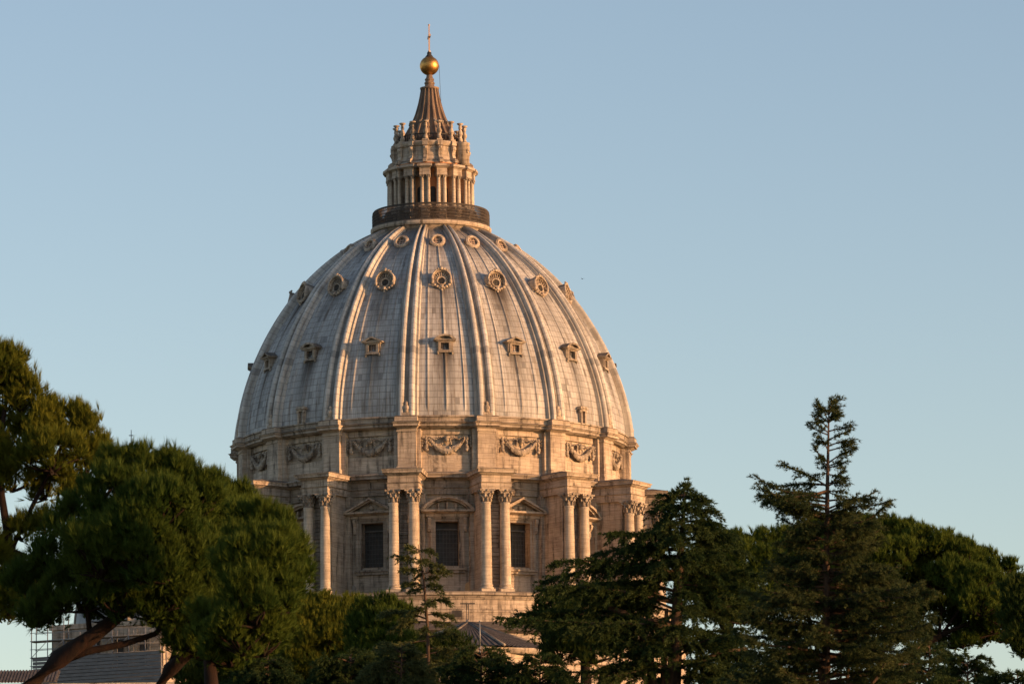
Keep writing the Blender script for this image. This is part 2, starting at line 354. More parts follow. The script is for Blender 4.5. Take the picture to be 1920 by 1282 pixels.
# ---- buttresses with paired columns
RC = 29.75
def buttress():
    m = M()
    m.box(-1.55, 1.55, 24.0, 28.75, Z0, 82.25)
    m.box(-1.75, 1.75, 24.0, 28.9, Z0, Z0+.9)
    for s_ in (-1, 1):                                              # pilasters at the root, behind the columns
        m.box(*sorted((s_*1.55, s_*2.05)), 24.0, 25.1, Z0, 81.0); m.box(*sorted((s_*1.55, s_*2.2)), 24.0, 25.25, 80.95, 82.25)
        m.box(s_*1.25-.42, s_*1.25+.42, 28.75, 28.93, Z0+.9, 82.25)
    b = obj('buttress', m, STONE, bas)
    r = M(); z = Z0+.9; i = 0                                      # rough blocks between the two columns
    while z < 81.3:
        h = .42+.2*random.random(); r.box(-.80, .80, 28.752, 28.86+.22*random.random(), z+.03, z+h-.03); z += h
    obj('rough_blocks', r, STONE_R, b)
    for s_ in (-1, 1):
        c = M(); x = s_*1.25
        c.box(x-.92, x+.92, RC-.92, RC+.92, Z0, Z0+.42)
        c.lathe([(.3, Z0+.423), (.90, Z0+.425), (.93, Z0+.55), (.88, Z0+.68), (.76, Z0+.72), (.74, Z0+.82), (.82, Z0+.88), (.82, Z0+.98), (.72, Z0+1.06), (.70, Z0+1.15)]
                +[(.695-.105*((j/8)**1.7), Z0+1.2+9.9*j/8) for j in range(9)]+[(.66, 80.45), (.66, 80.6), (.58, 80.68), (.3, 80.7)], 28, x, -RC)
        obj('column', c, STONE_C, b)
        k = M(); zt = 82.25; zb = 80.68
        k.lathe([(.58, zb), (.60, zb+.4), (.66, zb+.9), (.82, zb+1.25), (.86, zb+1.3)], 20, x, -RC)
        for row, (zz, rr, n, ph, hh) in enumerate(((zb+.32, .68, 8, 0, .34), (zb+.78, .76, 8, pi/8, .32))):
            for i in range(n):
                t = 2*pi*i/n+ph; k.ball((x+rr*cos(t), -RC+rr*sin(t), zz), hh, (.42, .42, 1), 6, 5)
                k.ball((x+(rr+.12)*cos(t), -RC+(rr+.12)*sin(t), zz+hh*.72), .13, (1, 1, .8), 6, 4)
        for i in range(4):
            t = pi/4+pi/2*i; k.ball((x+.98*cos(t), -RC+.98*sin(t), zb+1.18), .20, (1, 1, 1), 8, 5)
            t = pi/2*i; k.ball((x+.85*cos(t), -RC+.85*sin(t), zb+1.42), .15, (1, 1, 1), 6, 4)
        ab = [(.95, .95), (.28, .76), (-.28, .76), (-.95, .95), (-.76, .28), (-.76, -.28), (-.95, -.95), (-.28, -.76), (.28, -.76), (.95, -.95), (.76, -.28), (.76, .28)]
        v = [(x+p*1.02, -RC+q*1.02, zb+1.34) for p, q in ab]+[(x+p*1.05, -RC+q*1.05, zt) for p, q in ab]; n = 12
        k.add(v, [tuple(range(n)), tuple(range(n, 2*n))]+[(i, (i+1) % n, (i+1) % n+n, i+n) for i in range(n)])
        obj('capital', k, STONE_D, b)
    e = M(); f0 = RC+.62
    e.box(-1.95, 1.95, 24.3, f0, 82.25, 82.62); e.box(-2.0, 2.0, 24.3, f0+.06, 82.62, 83.0)
    e.frustum(2.0, f0+.08, 83.0, 2.16, f0+.22, 83.16, 24.3)
    e.box(-1.93, 1.93, 24.3, f0-.02, 83.16, 84.02)
    e.frustum(1.98, f0, 84.02, 2.25, f0+.32, 84.22, 24.3); e.box(-2.28, 2.28, 24.3, f0+.34, 84.22, 84.32)
    e.frustum(2.5, f0+.58, 84.32, 2.52, f0+.62, 84.56, 24.3); e.frustum(2.52, f0+.64, 84.56, 2.66, f0+.8, 84.8, 24.3)
    e.frustum(2.6, f0+.72, 84.8, 1.9, f0-1.2, 85.15, 24.3)
    obj('entablature', e, STONE, b); return b
bt = buttress()
for i, (k, a) in enumerate(RIBS):
    if i == 0: bt.rotation_euler.z = a
    else: copy_part(bt, bas, a)
# ---- drum entablature between the buttresses, and the pedestal under everything
m = M(); m.lathe([(24.3, 82.28), (24.75, 82.3), (24.75, 82.6), (24.82, 82.62), (24.82, 82.98), (25.0, 83.14), (24.75, 83.18), (24.75, 84.0), (25.0, 84.2), (25.0, 84.3), (25.75, 84.34), (25.8, 84.56), (26.0, 84.8), (25.9, 84.95), (24.6, 85.25)], 192, smooth=False)
obj('drum_entablature', m, STONE_D, bas)
m = M(); m.lathe([(24.0, 69.25), (31.6, 69.2), (31.75, 69.05), (31.75, 68.75), (31.45, 68.6), (31.3, 68.2), (31.2, 68.15)], 192, smooth=False); obj('stylobate', m, STONE_D, bas)
m = M(); m.lathe([(31.2, 68.4), (31.2, 66.9), (31.28, 66.85), (31.28, 66.6), (31.2, 66.55), (31.2, 65.3)], 128, smooth=False); obj('base_wall', m, STONE, bas)
m = M(); m.lathe([(31.0, 65.5), (33.4, 64.35), (33.5, 64.15), (33.3, 64.0), (33.0, 63.8)], 128, smooth=False); obj('ledge_roof', m, TILE, bas)
m = M(); m.lathe([(32.9, 64.0), (32.9, 60.9), (33.25, 60.7), (33.25, 60.3), (32.9, 60.1), (32.9, 46)], 128, smooth=False); obj('lower_wall', m, STONE, bas)
m = M()
m.box(-52, 52, -60, 38, 0, 46); m.box(-53, 53, -61, 39, 46.003, 47.2)
for x in np.arange(-50, 51, 8.0): m.box(x-1.3, x+1.3, 38, 38.9, 0, 45.9)
obj('nave_block', m, STONE, bas)
# little window low in the base wall, a bench-like frame and a pole on the ledge
m = M(); m.box(-.85, .85, 31.1, 31.26, 66.0-.3, 67.2-.2); ww = obj('low_window', m, STONE_R, bas, PH+radians(1.2)); g = M(); g.box(-.62, .62, 31.1, 31.29, 65.95, 66.8); obj('pane', g, GLASS, ww)

# ---- attic with garlands
obj('attic_wall', merged(lambda m: bay_wall(m, 24.95, 0, 0, 3.42, 87.25, 89.95, 85.0, 90.7, .07), [PH+k*STEP for k in range(16)]), STONE, bas)
def pilaster():
    m = M()
    m.box(-1.72, 1.72, 24.3, 25.55, 85.0, 90.62); m.box(-1.18, 1.18, 24.3, 26.12, 85.0, 90.2)
    m.box(-1.30, 1.30, 24.3, 26.26, 90.2, 90.4); m.box(-1.24, 1.24, 24.3, 26.2, 90.4, 90.622)
    m.box(-1.3, 1.3, 24.3, 26.28, 85.0, 85.75)
    m.frustum(1.30, 26.3, 90.63, 1.55, 26.75, 90.86, 24.3); m.box(-1.62, 1.62, 24.3, 26.95, 90.863, 91.12); m.frustum(1.64, 26.98, 91.123, 1.78, 27.2, 91.36, 24.3)
    m.frustum(1.7, 27.05, 91.36, 1.5, 26.85, 91.5, 24.3); m.box(-1.46, 1.46, 24.3, 26.86, 91.5, 92.06)
    m.frustum(1.5, 26.92, 92.06, 1.35, 26.7, 92.2, 24.3)
    return m
pm = pilaster(); p0 = obj('attic_pilaster', pm, STONE, bas, RIBS[0][1])
for k, a in RIBS[1:]: copy_part(p0, bas, a)
m = M(); m.lathe([(24.9, 90.66), (25.45, 90.7), (25.8, 90.88), (25.95, 90.9), (25.95, 91.14), (26.2, 91.36), (26.05, 91.46), (25.95, 91.5), (25.95, 92.0), (26.15, 92.06), (26.1, 92.25), (25.2, 92.4)], 192, smooth=False)
obj('attic_cornice', m, STONE_D, bas)
def festoon():
    m = M(); d = 24.98; n = 27
    for i in range(n):
        t = -1+2*i/(n-1); u = 2.25*t; z = 89.3-1.5*(1-t*t)
        r = .13+.13*(1-t*t)
        for j in (-1, 1):
            m.ball((u+random.uniform(-.04, .04), -d-.1-random.uniform(0, .12), z+j*r*.75+random.uniform(-.04, .04)), r*random.uniform(.8, 1.1), (1, 1, 1.15), 7, 5)
        m.ball((u, -d-.26, z), r*.9, (1, 1, 1.3), 7, 5)
    for s_ in (-1, 1):                                             # hanging tassels
        for i in range(9):
            z = 89.55-i*.2; m.ball((s_*(2.6+.06*sin(i*2.1)), -d-.12, z), .15+.05*sin(i*1.7)**2+(.06 if i > 5 else 0), (1.15, 1, 1), 7, 5)
        for i in range(4): m.ball((s_*(3.05+.05*(i % 2)), -d-.06, 89.5-i*.36), .15, (1, .8, 1.2), 6, 4)
        for i in range(10):                                        # ribbon
            t = i/9; m.ball((s_*(.5+1.9*t), -d-.1, 89.42+.13*sin(t*9)), .13, (1.3, .8, .8), 6, 4)
    m.ball((0, -d-.22, 89.28), .36, (.9, .9, 1.15), 10, 7); m.ball((0, -d-.1, 89.55), .42, (1.1, .6, .6), 9, 5)
    for s_ in (-1, 1):
        for i in range(4): m.ball((s_*(.42+.05*i), -d-.08, 89.3-.2*i), .14, (1, .8, 1), 6, 4)
    return m
f0 = obj('festoon', festoon(), STONE_D, bas, BAYS[0][1])
for k, a in BAYS[1:]: copy_part(f0, bas, a)

# ---- lead shell
HZ, ZB, ZT = 30.25, 92.0, 120.6
def r_rib(z): return 26.6*max(0.0, 1-max(0.0, (z-ZB)/HZ)**1.65)**(1/1.9)
def prof_pts(n, off):
    zs = [ZB+(ZT-ZB)*(1-(1-i/(n-1))**1.45) for i in range(n)]; P = np.array([(r_rib(z), z) for z in zs])
    T = np.gradient(P, axis=0); T /= np.linalg.norm(T, axis=1)[:, None]; N = np.stack([T[:, 1], -T[:, 0]], 1)
    N[N[:, 0] < 0] *= -1
    return P+N*off, N
NP = 96; SH, SN = prof_pts(NP, -.84); RB, RN = prof_pts(NP, 0.0)
ARC = np.concatenate([[0], np.cumsum(np.linalg.norm(np.diff(SH, axis=0), axis=1))])
def on_shell(z): return float(np.interp(z, SH[:, 1], SH[:, 0]))
def arc_at(z): return float(np.interp(z, SH[:, 1], ARC))
def grid_mesh(name, V, UV, ST, closed, mat, parent, smooth=True):
    nu, nv, _ = V.shape; me = bpy.data.meshes.new(name)
    iu = np.arange(nu if closed else nu-1); iv = np.arange(nv-1)
    A, B_ = np.meshgrid(iu, iv, indexing='ij'); A2 = (A+1) % nu
    q = np.stack([A*nv+B_, A2*nv+B_, A2*nv+B_+1, A*nv+B_+1], -1).reshape(-1, 4)
    me.from_pydata(V.reshape(-1, 3).tolist(), [], q.tolist())
    uvl = me.uv_layers.new(name='UVMap')
    UVf = np.concatenate([UV, UV[:1]+np.array([UV[-1, 0, 0]+(UV[1, 0, 0]-UV[0, 0, 0])-UV[0, 0, 0], 0])], 0) if closed else UV
    q2 = np.stack([A*nv+B_, (A+1)*nv+B_, (A+1)*nv+B_+1, A*nv+B_+1], -1).reshape(-1)
    uvl.data.foreach_set('uv', UVf.reshape(-1, 2)[q2].astype('f').ravel())
    at_ = me.attributes.new('stain_tone', 'FLOAT_VECTOR', 'POINT')
    S = np.zeros((nu*nv, 3), 'f'); S[:, 0] = ST.reshape(-1) if ST is not None else 0
    at_.data.foreach_set('vector', S.ravel())
    me.polygons.foreach_set('use_smooth', [smooth]*len(me.polygons)); me.materials.append(mat); me.update()
    return link(name, me, parent)
ZD1, ZD2, ZD3 = 101.5, 111.1, 117.25        # heights of the three rows of openings
def shell():
    per = []                                # (fraction of bay, extra height): three rolled battens per bay
    for c in (-.235, 0.0, .235):
        wv = .0065
        per += [(c-wv*1.5, 0), (c-wv, .10), (c+wv, .10), (c+wv*1.5, 0)]
    per += [(x, 0) for x in np.linspace(-.5, .5, 25)[:-1] if min(abs(x-c) for c in (-.235, 0, .235)) > .014]
    per = sorted(per)
    us = []; hs = []
    for k in range(16):
        for x, h in per: us.append(k+x); hs.append(h)
    us = np.array(us); hs = np.array(hs); th = PH+us*STEP
    V = np.zeros((len(us), NP, 3)); UV = np.zeros((len(us), NP, 2)); ST = np.zeros((len(us), NP))
    BR = {z_: np.random.default_rng(i).uniform(.45, 1.2, 16) for i, z_ in enumerate((ZD1-.9, ZD2-1.0, ZD3-.5))}
    fade = np.clip((ARC-.8)/1.0, 0, 1)*np.clip((ARC[-1]-ARC)/8, .35, 1)
    for j in range(NP):
        r = SH[j, 0]+SN[j, 0]*hs*fade[j]; z = SH[j, 1]+SN[j, 1]*hs*fade[j]
        V[:, j, 0] = r*np.sin(th); V[:, j, 1] = -r*np.cos(th); V[:, j, 2] = z
        UV[:, j, 0] = us*STEP*26; UV[:, j, 1] = ARC[j]
        ub = us-np.round(us); a = ARC[j]
        m_ = ub*STEP*SH[j, 0]               # metres across the bay
        for zd, half, ln, s in ((ZD1-.9, 1.25, 7.5, 1.0), (ZD2-1.0, 1.5, 8.5, 1.0), (ZD3-.5, 1.0, 5.0, .8)):
            dd = arc_at(zd)-a; 
            if dd > -.6: ST[:, j] += s*BR[zd][np.round(us).astype(int) % 16]*np.exp(-max(dd, 0)/ln*1.6)*np.clip(1.5-np.abs(m_)/half*1.1, 0, 1)*np.clip((dd+.6)/.6, 0, 1)
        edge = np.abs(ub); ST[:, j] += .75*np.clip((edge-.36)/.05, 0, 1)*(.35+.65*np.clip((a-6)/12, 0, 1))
        ST[:, j] += .8*np.clip((a-ARC[-1]+9)/9, 0, 1)   # soot near the lantern
    return grid_mesh('dome_shell', V, UV, np.clip(ST, 0, 1), True, LEAD, bas)
shell()
def rib():
    sec = [(-1.0, -.35), (-1.0, .04), (-.93, .30), (-.74, .30), (-.70, .52), (-.62, .66), (-.48, .70), (-.32, .66), (-.22, .52), (-.17, .34), (-.05, .34), (0, .30)]
    sec = sec[:-1]+[(0, .30)]+[(-a, b) for a, b in sec[-2::-1]]
    n = len(sec); V = np.zeros((n, NP, 3)); UV = np.zeros((n, NP, 2)); ST = np.zeros((n, NP))
    for j in range(NP):
        t = j/(NP-1); rr = SH[j, 0]; hw = max(.60, 1.48*(rr/26.0)**.75); hh = .55+.45*min(1, rr/18)
        for i, (a, b) in enumerate(sec):
            d = SH[j, 0]+SN[j, 0]*b*hh*1.24; z = SH[j, 1]+SN[j, 1]*b*hh*1.24
            V[i, j] = (a*hw, -d, z); UV[i, j] = (1+a*1.2, ARC[j]); ST[i, j] = (.55 if abs(a) < .2 else (.3 if .7 < abs(a) < .95 else .0))+.5*max(0, (ARC[j]-ARC[-1]+5)/5)  # tone layer: darker in the groove, on the side steps and towards the top
    return grid_mesh('rib', V, UV, ST, False, LEAD_RIB, bas, False)
rb = rib(); rb.rotation_euler.z = ALLRIBS[0]
for a in ALLRIBS[1:]: copy_part(rb, bas, a)
def rib_foot():
    m = M(); r = 26.35
    m.box(-.55, .55, 25.0, r+.25, 92.2, 92.6); m.lathe([(.1, 92.6), (.42, 92.62), (.36, 92.9), (.44, 93.2), (.34, 93.5), (.2, 93.6), (.26, 93.8), (.16, 94.0), (.02, 94.1)], 10, 0, -r+.1)
    for s_ in (-1, 1): m.ball((s_*.7, -r+.1, 92.75), .3, (.8, .8, 1.5), 7, 5)
    return m
ft = obj('rib_foot', rib_foot(), STONE, bas, RIBS[0][1])
for k, a in RIBS[1:]: copy_part(ft, bas, a)

# ---- lower row of dormers
def dormer(kind):
    m = M(); z = ZD1; r = on_shell(z-.6)+.30; back = on_shell(z+2.2)-.6
    ow, o0, o1 = .52, z-.55, z+.38
    for s_ in (-1, 1): m.box(*sorted((s_*ow, s_*.84)), back, r, z-.72, z+.55)
    m.box(-ow, ow, back, r-.003, z-.72, o0); m.box(-ow, ow, back, r-.003, o1, z+.55)
    m.box(-1.0, 1.0, back, r+.10, z-.86, z-.723)
    for s_ in (-1, 1):
        m.box(*sorted((s_*.84, s_*1.02)), back, r-.12, z-.55, z+.55); m.ball((s_*.92, -r+.05, z-.98), .15, (1, .8, 1.3), 6, 5)
    m.box(-1.12, 1.12, back, r+.14, z+.553, z+.68)
    hw = 1.40; m.box(-hw, hw, back, r+.30, z+.683, z+.80)
    if kind == 'tri':
        m.strip([(-hw-.05, z+.80), (0, z+1.46), (hw+.05, z+.80)], [(-hw+.44, z+.80), (0, z+1.22), (hw-.44, z+.80)], back, r+.36); m.prism([(-hw+.42, z+.803), (hw-.42, z+.803), (0, z+1.23)], back, r-.1)
    else:
        m.strip(arc_pts(hw+.05, .66, z+.80, 12), arc_pts(hw-.42, .42, z+.80, 12), back, r+.36); m.prism(arc_pts(hw-.44, .41, z+.803, 12), back, r-.1)
    d = obj('dormer_window', m, STONE_D, bas)
    g = M(); g.box(-ow, ow, r-.9, r-.42, o0, o1); obj('pane', g, GLASS, d)
    g = M()
    for i in range(3): x = -ow+2*ow*(i+1)/4; g.box(x-.022, x+.022, r-.41, r-.37, o0, o1)
    for i in range(3): zz = o0+(o1-o0)*(i+1)/4; g.box(-ow, ow, r-.415, r-.375, zz-.02, zz+.02)
    obj('glazing_bars', g, PALE if kind == 'tri' else GLAZE, d); return d
dm = {'seg': dormer('seg'), 'tri': dormer('tri')}; first = {'seg': True, 'tri': True}
for k, a in BAYS:
    kind = 'seg' if k % 2 == 0 else 'tri'
    if first[kind]: first[kind] = False; dm[kind].rotation_euler.z = a
    else: copy_part(dm[kind], bas, a)
# ---- tilted round openings: a mesh built facing outward, then tipped back about its own centre
def tip(m, z, r, deg, k=1.0):
    t = radians(deg); out = []
    for x, y, zz in m.v:
        d = -y-r; h = (zz-z)*k; out.append((x*k, -(r+d*cos(t)-h*sin(t)), z+d*sin(t)+h*cos(t)))
    m.v = out; return m
def ring(m, z, r, R, w, d0, d1, n=28, a0=0, a1=2*pi):
    pr = [(R-w, d0), (R-w, d1-.06), (R-w*.6, d1), (R+w*.3, d1), (R+w, d1-.1), (R+w, d0)]
    k = len(pr); full = abs(a1-a0-2*pi) < 1e-6; mm = n if full else n+1
    v = [(rr*sin(a0+(a1-a0)*i/n), -(r+d), z+rr*cos(a0+(a1-a0)*i/n)) for i in range(mm) for rr, d in pr]
    f = [(i*k+j, ((i+1) % mm)*k+j, ((i+1) % mm)*k+j+1, i*k+j+1) for i in range(n) for j in range(k-1)]
    m.add(v, f, False)
def disc_bars(z, r, R, n, d):
    g = M()
    for i in range(n):
        q = -R+2*R*(i+1)/(n+1); h = sqrt(max(.01, R*R-q*q))
        g.box(q-.03, q+.03, r+d, r+d+.05, z-h, z+h); g.box(-h, h, r+d+.005, r+d+.045, z+q-.03, z+q+.03)
    return g
def oculus():
    z = ZD2; r = on_shell(z-.75)+.04; T = 14
    m = M()
    ring(m, z-.05, r, 1.36, .13, -3.2, .50, 24, radians(-112), radians(112))    # hood
    ring(m, z-.05, r, 1.16, .07, -3.0, .26, 24, radians(-112), radians(112))
    m.prism([(1.24*sin(t), z-.05+1.24*cos(t)) for t in np.linspace(0, 2*pi, 29)[:-1]], r-2.6, r-.06)
    for i in range(9):                                                          # flutes of the shell inside the hood
        t = radians(-84+21*i); m.tube([(.45*sin(t), -(r-.05), z-.30+.45*cos(t)), (1.08*sin(t), -(r+.06), z-.05+1.08*cos(t))], [.05, .11], 6)
    ring(m, z-.36, r, .62, .12, -.6, .16, 24)
    m.ball((0, -(r+.45), z+1.40), .27, (1.1, .8, .9), 9, 6); m.ball((0, -(r+.36), z+1.66), .15, (1, 1, 1), 7, 5)
    for s_ in (-1, 1):
        m.ball((s_*.40, -(r+.42), z+1.36), .2, (1.4, .8, .8), 7, 5); m.ball((s_*.75, -(r+.40), z+1.18), .17, (1.3, .8, .8), 7, 5)
        m.ball((s_*1.32, -(r+.22), z-.55), .30, (.8, .9, 1.2), 8, 6); m.ball((s_*1.05, -(r+.2), z-1.02), .25, (1.1, .8, .9), 8, 5)
        m.ball((s_*.66, -(r+.22), z-1.30), .23, (1.1, .8, .9), 8, 5); m.ball((s_*.32, -(r+.22), z-1.52), .2, (1, .8, 1), 7, 5)
    m.ball((0, -(r+.28), z-1.36), .30, (1, .8, 1), 8, 6); m.ball((0, -(r+.2), z-1.80), .18, (1, .8, 1.3), 7, 5)
    o = obj('oculus_window', tip(m, z, r, T, .9), STONE, bas)
    g = M(); v = [(.54*sin(t), z-.36+.54*cos(t)) for t in np.linspace(0, 2*pi, 25)[:-1]]; g.prism(v, r-.5, r-.02); obj('pane', tip(g, z, r, T, .9), LATTICE, o)
    obj('glazing_bars', tip(disc_bars(z-.36, r, .52, 3, .01), z, r, T, .9), IRON, o); return o
def round_window():
    z = ZD3; r = on_shell(z-.4)+.02; T = 27
    m = M(); ring(m, z, r, .76, .17, -2.6, .28); ring(m, z, r, .95, .09, -2.6, .18)
    o = obj('round_window', tip(m, z, r, T), STONE, bas)
    g = M(); v = [(.65*sin(t), z+.65*cos(t)) for t in np.linspace(0, 2*pi, 25)[:-1]]; g.prism(v, r-.6, r-.05); obj('pane', tip(g, z, r, T), LATTICE, o)
    obj('glazing_bars', tip(disc_bars(z, r, .64, 2, -.03), z, r, T), PALE, o); return o
for fn in (oculus, round_window):
    o = fn(); o.rotation_euler.z = BAYS[0][1]
    for k, a in BAYS[1:]: copy_part(o, bas, a)
def foot_door():
    m = M(); r = 26.2
    for s_ in (-1, 1): m.box(*sorted((s_*.28, s_*.5)), 24.8, r, 92.2, 93.8)
    m.box(-.5, .5, 24.8, r-.003, 93.8, 94.05); m.box(-.78, .78, 24.5, r+.15, 94.053, 94.22); m.box(-.6, .6, 24.5, r+.05, 94.223, 94.4)
    for s_ in (-1, 1): m.ball((s_*.6, -r+.1, 93.75), .16, (1, 1, 1.5), 6, 5)
    o = obj('shell_doorway', m, STONE, bas); g = M(); g.box(-.3, .3, 24.6, 25.7, 92.2, 93.8); obj('opening', g, GLASS, o); return o
fd = foot_door(); fd.rotation_euler.z = PH+2*STEP-radians(.9); copy_part(fd, bas, PH-2*STEP+radians(.6))

# ---- gallery at the foot of the lantern
m = M(); m.lathe([(7.0, 119.2), (7.35, 119.9), (7.6, 120.2), (7.95, 120.35), (8.05, 120.55), (8.05, 120.85), (7.9, 120.98), (4.0, 121.05)], 96, smooth=False); m.lathe([(8.0, 118.6), (8.2, 119.1), (7.7, 119.6), (7.3, 120.0)], 96); obj('gallery_ring', m, STONE, bas)
m = M()
for i in range(420):
    a = 2*pi*i/420; c, s_ = 7.8*sin(a), -7.8*cos(a)
    m.tube([(c, s_, 120.9), (c, s_, 122.75), (c*.993, s_*.993, 123.05), (c*.975, s_*.975, 123.2)], .031, 4, False)
for z, r, h in ((121.9, 7.8, .05), (122.3, 7.8, .04), (122.7, 7.8, .04), (123.05, 7.74, .05), (123.2, 7.62, .06), (121.5, 7.8, .04), (121.1, 7.8, .05)):
    m.lathe([(r-.04, z-h), (r+.04, z-h), (r+.04, z+h), (r-.04, z+h), (r-.04, z-h)], 96, smooth=False)
obj('gallery_screen', m, simple('rusty_screen', (.085, .066, .052), (.05, .042, .037), 2, .8), bas)

# ---- lantern
m = M(); m.lathe([(4.3, 120.9), (4.3, 127.9), (4.75, 128.1), (4.75, 128.75), (5.3, 129.0), (5.3, 129.1), (4.2, 129.2)], 96, smooth=False)
lan = obj('lantern', m, CORE_ORANGE, bas)
def lan_part(name, m, mat, a=0.0): return obj(name, m, mat, lan, a)
def lan_rep(name, m, mat, angs):
    me = m.mesh(name, mat)
    for a in angs: link(name, me, lan, a)
LR = 5.55
m = M()
m.box(-.62, .62, 4.2, 6.35, 120.95, 121.5); m.box(-.55, .55, 4.2, 5.9, 121.5, 122.9)
m.side([(5.9, 122.8), (6.25, 122.7), (6.3, 122.4), (6.05, 122.1), (6.0, 121.8), (6.3, 121.52), (5.9, 121.5)], -.4, .4); m.box(-.85, .85, 4.2, 6.05, 122.9, 123.15)
lan_rep('pedestal', m, STONE, ALLRIBS)
for s_ in (-1, 1):
    m = M(); x = s_*.42
    m.lathe([(.1, 123.15), (.34, 123.16), (.34, 123.3), (.27, 123.4), (.255, 123.5), (.245, 125.2), (.215, 126.9), (.25, 126.95), (.1, 126.97)], 16, x, -LR)
    lan_rep('column', m, STONE_C, ALLRIBS)
m = M()
for s_ in (-1, 1):
    x = s_*.42; m.lathe([(.22, 126.95), (.26, 127.1), (.34, 127.28), (.1, 127.3)], 12, x, -LR)
    for i in range(4):
        t = pi/4+pi/2*i; m.ball((x+.33*cos(t), -LR+.33*sin(t), 127.22), .11, (1, 1, 1), 6, 4)
    for i in range(8):
        t = pi/4*i; m.ball((x+.27*cos(t), -LR+.27*sin(t), 127.05), .1, (.7, .7, 1.2), 6, 4)
lan_rep('capital', m, STONE_D, ALLRIBS)
m = M(); m.box(-.72, .72, 4.3, 5.93, 127.3, 127.55); m.box(-.69, .69, 4.3, 5.90, 127.55, 128.2); m.frustum(.72, 5.95, 128.2, .92, 6.2, 128.42, 4.3); m.box(-.98, .98, 4.3, 6.28, 128.423, 128.72); m.frustum(.94, 6.2, 128.723, .6, 5.6, 128.95, 4.3)
m.box(-.22, .22, 4.2, 5.3, 123.15, 127.298)
lan_rep('entablature', m, STONE, ALLRIBS)
bayang = [PH+k*STEP for k in range(16)]
m = M(); hw = .40; poly = [(-hw, 121.6), (hw, 121.6)]+[(hw*cos(t), 125.6+hw*sin(t)) for t in np.linspace(0, pi, 11)]
m.prism(poly, 4.0, 4.33); lan_rep('window', m, GLASS, bayang)
m = M(); m.lathe([(5.25, 129.05), (5.2, 129.3), (4.95, 129.55), (4.78, 130.0), (4.72, 131.4), (4.85, 131.45), (4.95, 131.6), (5.05, 131.75), (5.12, 131.95), (5.05, 132.1), (3.4, 132.2)], 96, smooth=False); lan_part('upper_tier', m, STONE)
m = M(); m.side([(4.6, 129.1), (5.75, 129.1), (5.8, 129.35), (5.6, 129.6), (5.25, 129.8), (5.12, 130.2), (5.2, 130.6), (5.36, 130.9), (5.36, 131.2), (5.2, 131.42), (4.6, 131.45)], -.24, .24); m.ball((0, -5.25, 131.1), .22, (1.15, 1, 1), 8, 5)
m.box(-.36, .36, 4.6, 5.3, 131.45, 132.05)
lan_rep('volute', m, STONE, ALLRIBS)
m = M(); m.lathe([(.3, 128.9), (.86, 128.9), (.86, 131.7), (.93, 131.75), (.93, 131.95), (.8, 132.0), (.02, 132.2)], 24, 4.35, -3.3); m.box(4.35+.5, 4.35+.62, 3.3+.55, 3.3+.8, 130.5, 131.0); lan_part('stair_turret', m, STONE)
m = M(); r = 4.62
m.box(-.4, .4, r-.4, r+.4, 132.15, 132.35); m.lathe([(.1, 132.35), (.36, 132.36), (.31, 132.75), (.19, 132.95), (.21, 133.05), (.33, 133.3), (.36, 133.5), (.23, 133.8), (.17, 134.05), (.25, 134.13), (.21, 134.4), (.19, 134.55), (.30, 134.62), (.45, 134.75), (.40, 134.84), (.02, 134.9)], 12, 0, -r)
lan_rep('candelabrum', m, STONE, ALLRIBS)
m = M()
for i in range(64):
    a = 2*pi*i/64; m.tube([(4.25*sin(a), -4.25*cos(a), 132.15), (4.25*sin(a), -4.25*cos(a), 133.15)], .045, 4, False)
m.lathe([(4.2, 133.1), (4.3, 133.1), (4.3, 133.22), (4.2, 133.22), (4.2, 133.1)], 64, smooth=False); lan_part('balustrade', m, IRON)
# spire: concave fluted cone with sixteen ridges
def spire():
    pr = [(3.65, 132.1), (3.62, 132.9), (3.3, 133.1), (3.0, 133.6), (2.62, 134.4), (2.28, 135.1), (1.98, 135.8), (1.74, 136.5), (1.53, 137.3), (1.34, 138.1), (1.19, 138.9), (1.06, 139.75), (1.05, 139.95)]
    m = M(); n = 128; v = []; k = len(pr)
    for i in range(n):
        a = ALLRIBS[0]+2*pi*i/n; ph = i % 8
        for j, (r, z) in enumerate(pr):
            q = r*(1+(.17 if ph in (0, 1, 7) else (-.02 if ph in (3, 4, 5) else .03)))
            v.append((q*sin(a), -q*cos(a), z))
    m.add(v, [(i*k+j, ((i+1) % n)*k+j, ((i+1) % n)*k+j+1, i*k+j+1) for i in range(n) for j in range(k-1)], False)
    return m
lan_part('spire', spire(), SPIRE)
m = M(); m.side([(2.3, 134.9), (2.75, 134.9), (2.85, 135.15), (2.6, 135.4), (2.45, 135.6), (2.15, 135.7)], -.16, .16); m.ball((0, -2.7, 135.2), .2, (1, 1, 1), 7, 5)
m.side([(3.3, 132.9), (3.75, 132.9), (3.8, 133.3), (3.4, 133.7), (2.95, 134.1)], -.14, .14)
lan_rep('spire_scroll', m, STONE_R, ALLRIBS)
m = M(); m.lathe([(.9, 139.85), (1.15, 139.9), (1.28, 140.02), (1.28, 140.2), (.9, 140.3), (.66, 140.35), (.62, 140.7), (.70, 140.75), (.70, 140.9), (.6, 140.95), (.56, 141.2), (.64, 141.25), (.62, 141.4), (.5, 141.5), (.42, 141.7), (.4, 141.95)], 24); lan_part('finial_neck', m, SPIRE)
m = M(); m.ball((0, 0, 143.2), 1.29, (1, 1, 1), 40, 24); lan_part('gilded_ball', m, GOLD)
m = M(); m.lathe([(.62, 144.3), (.5, 144.5), (.34, 144.7), (.3, 144.75), (.3, 145.0), (.22, 145.1), (.02, 145.12)], 16); lan_part('ball_cap', m, IRON)
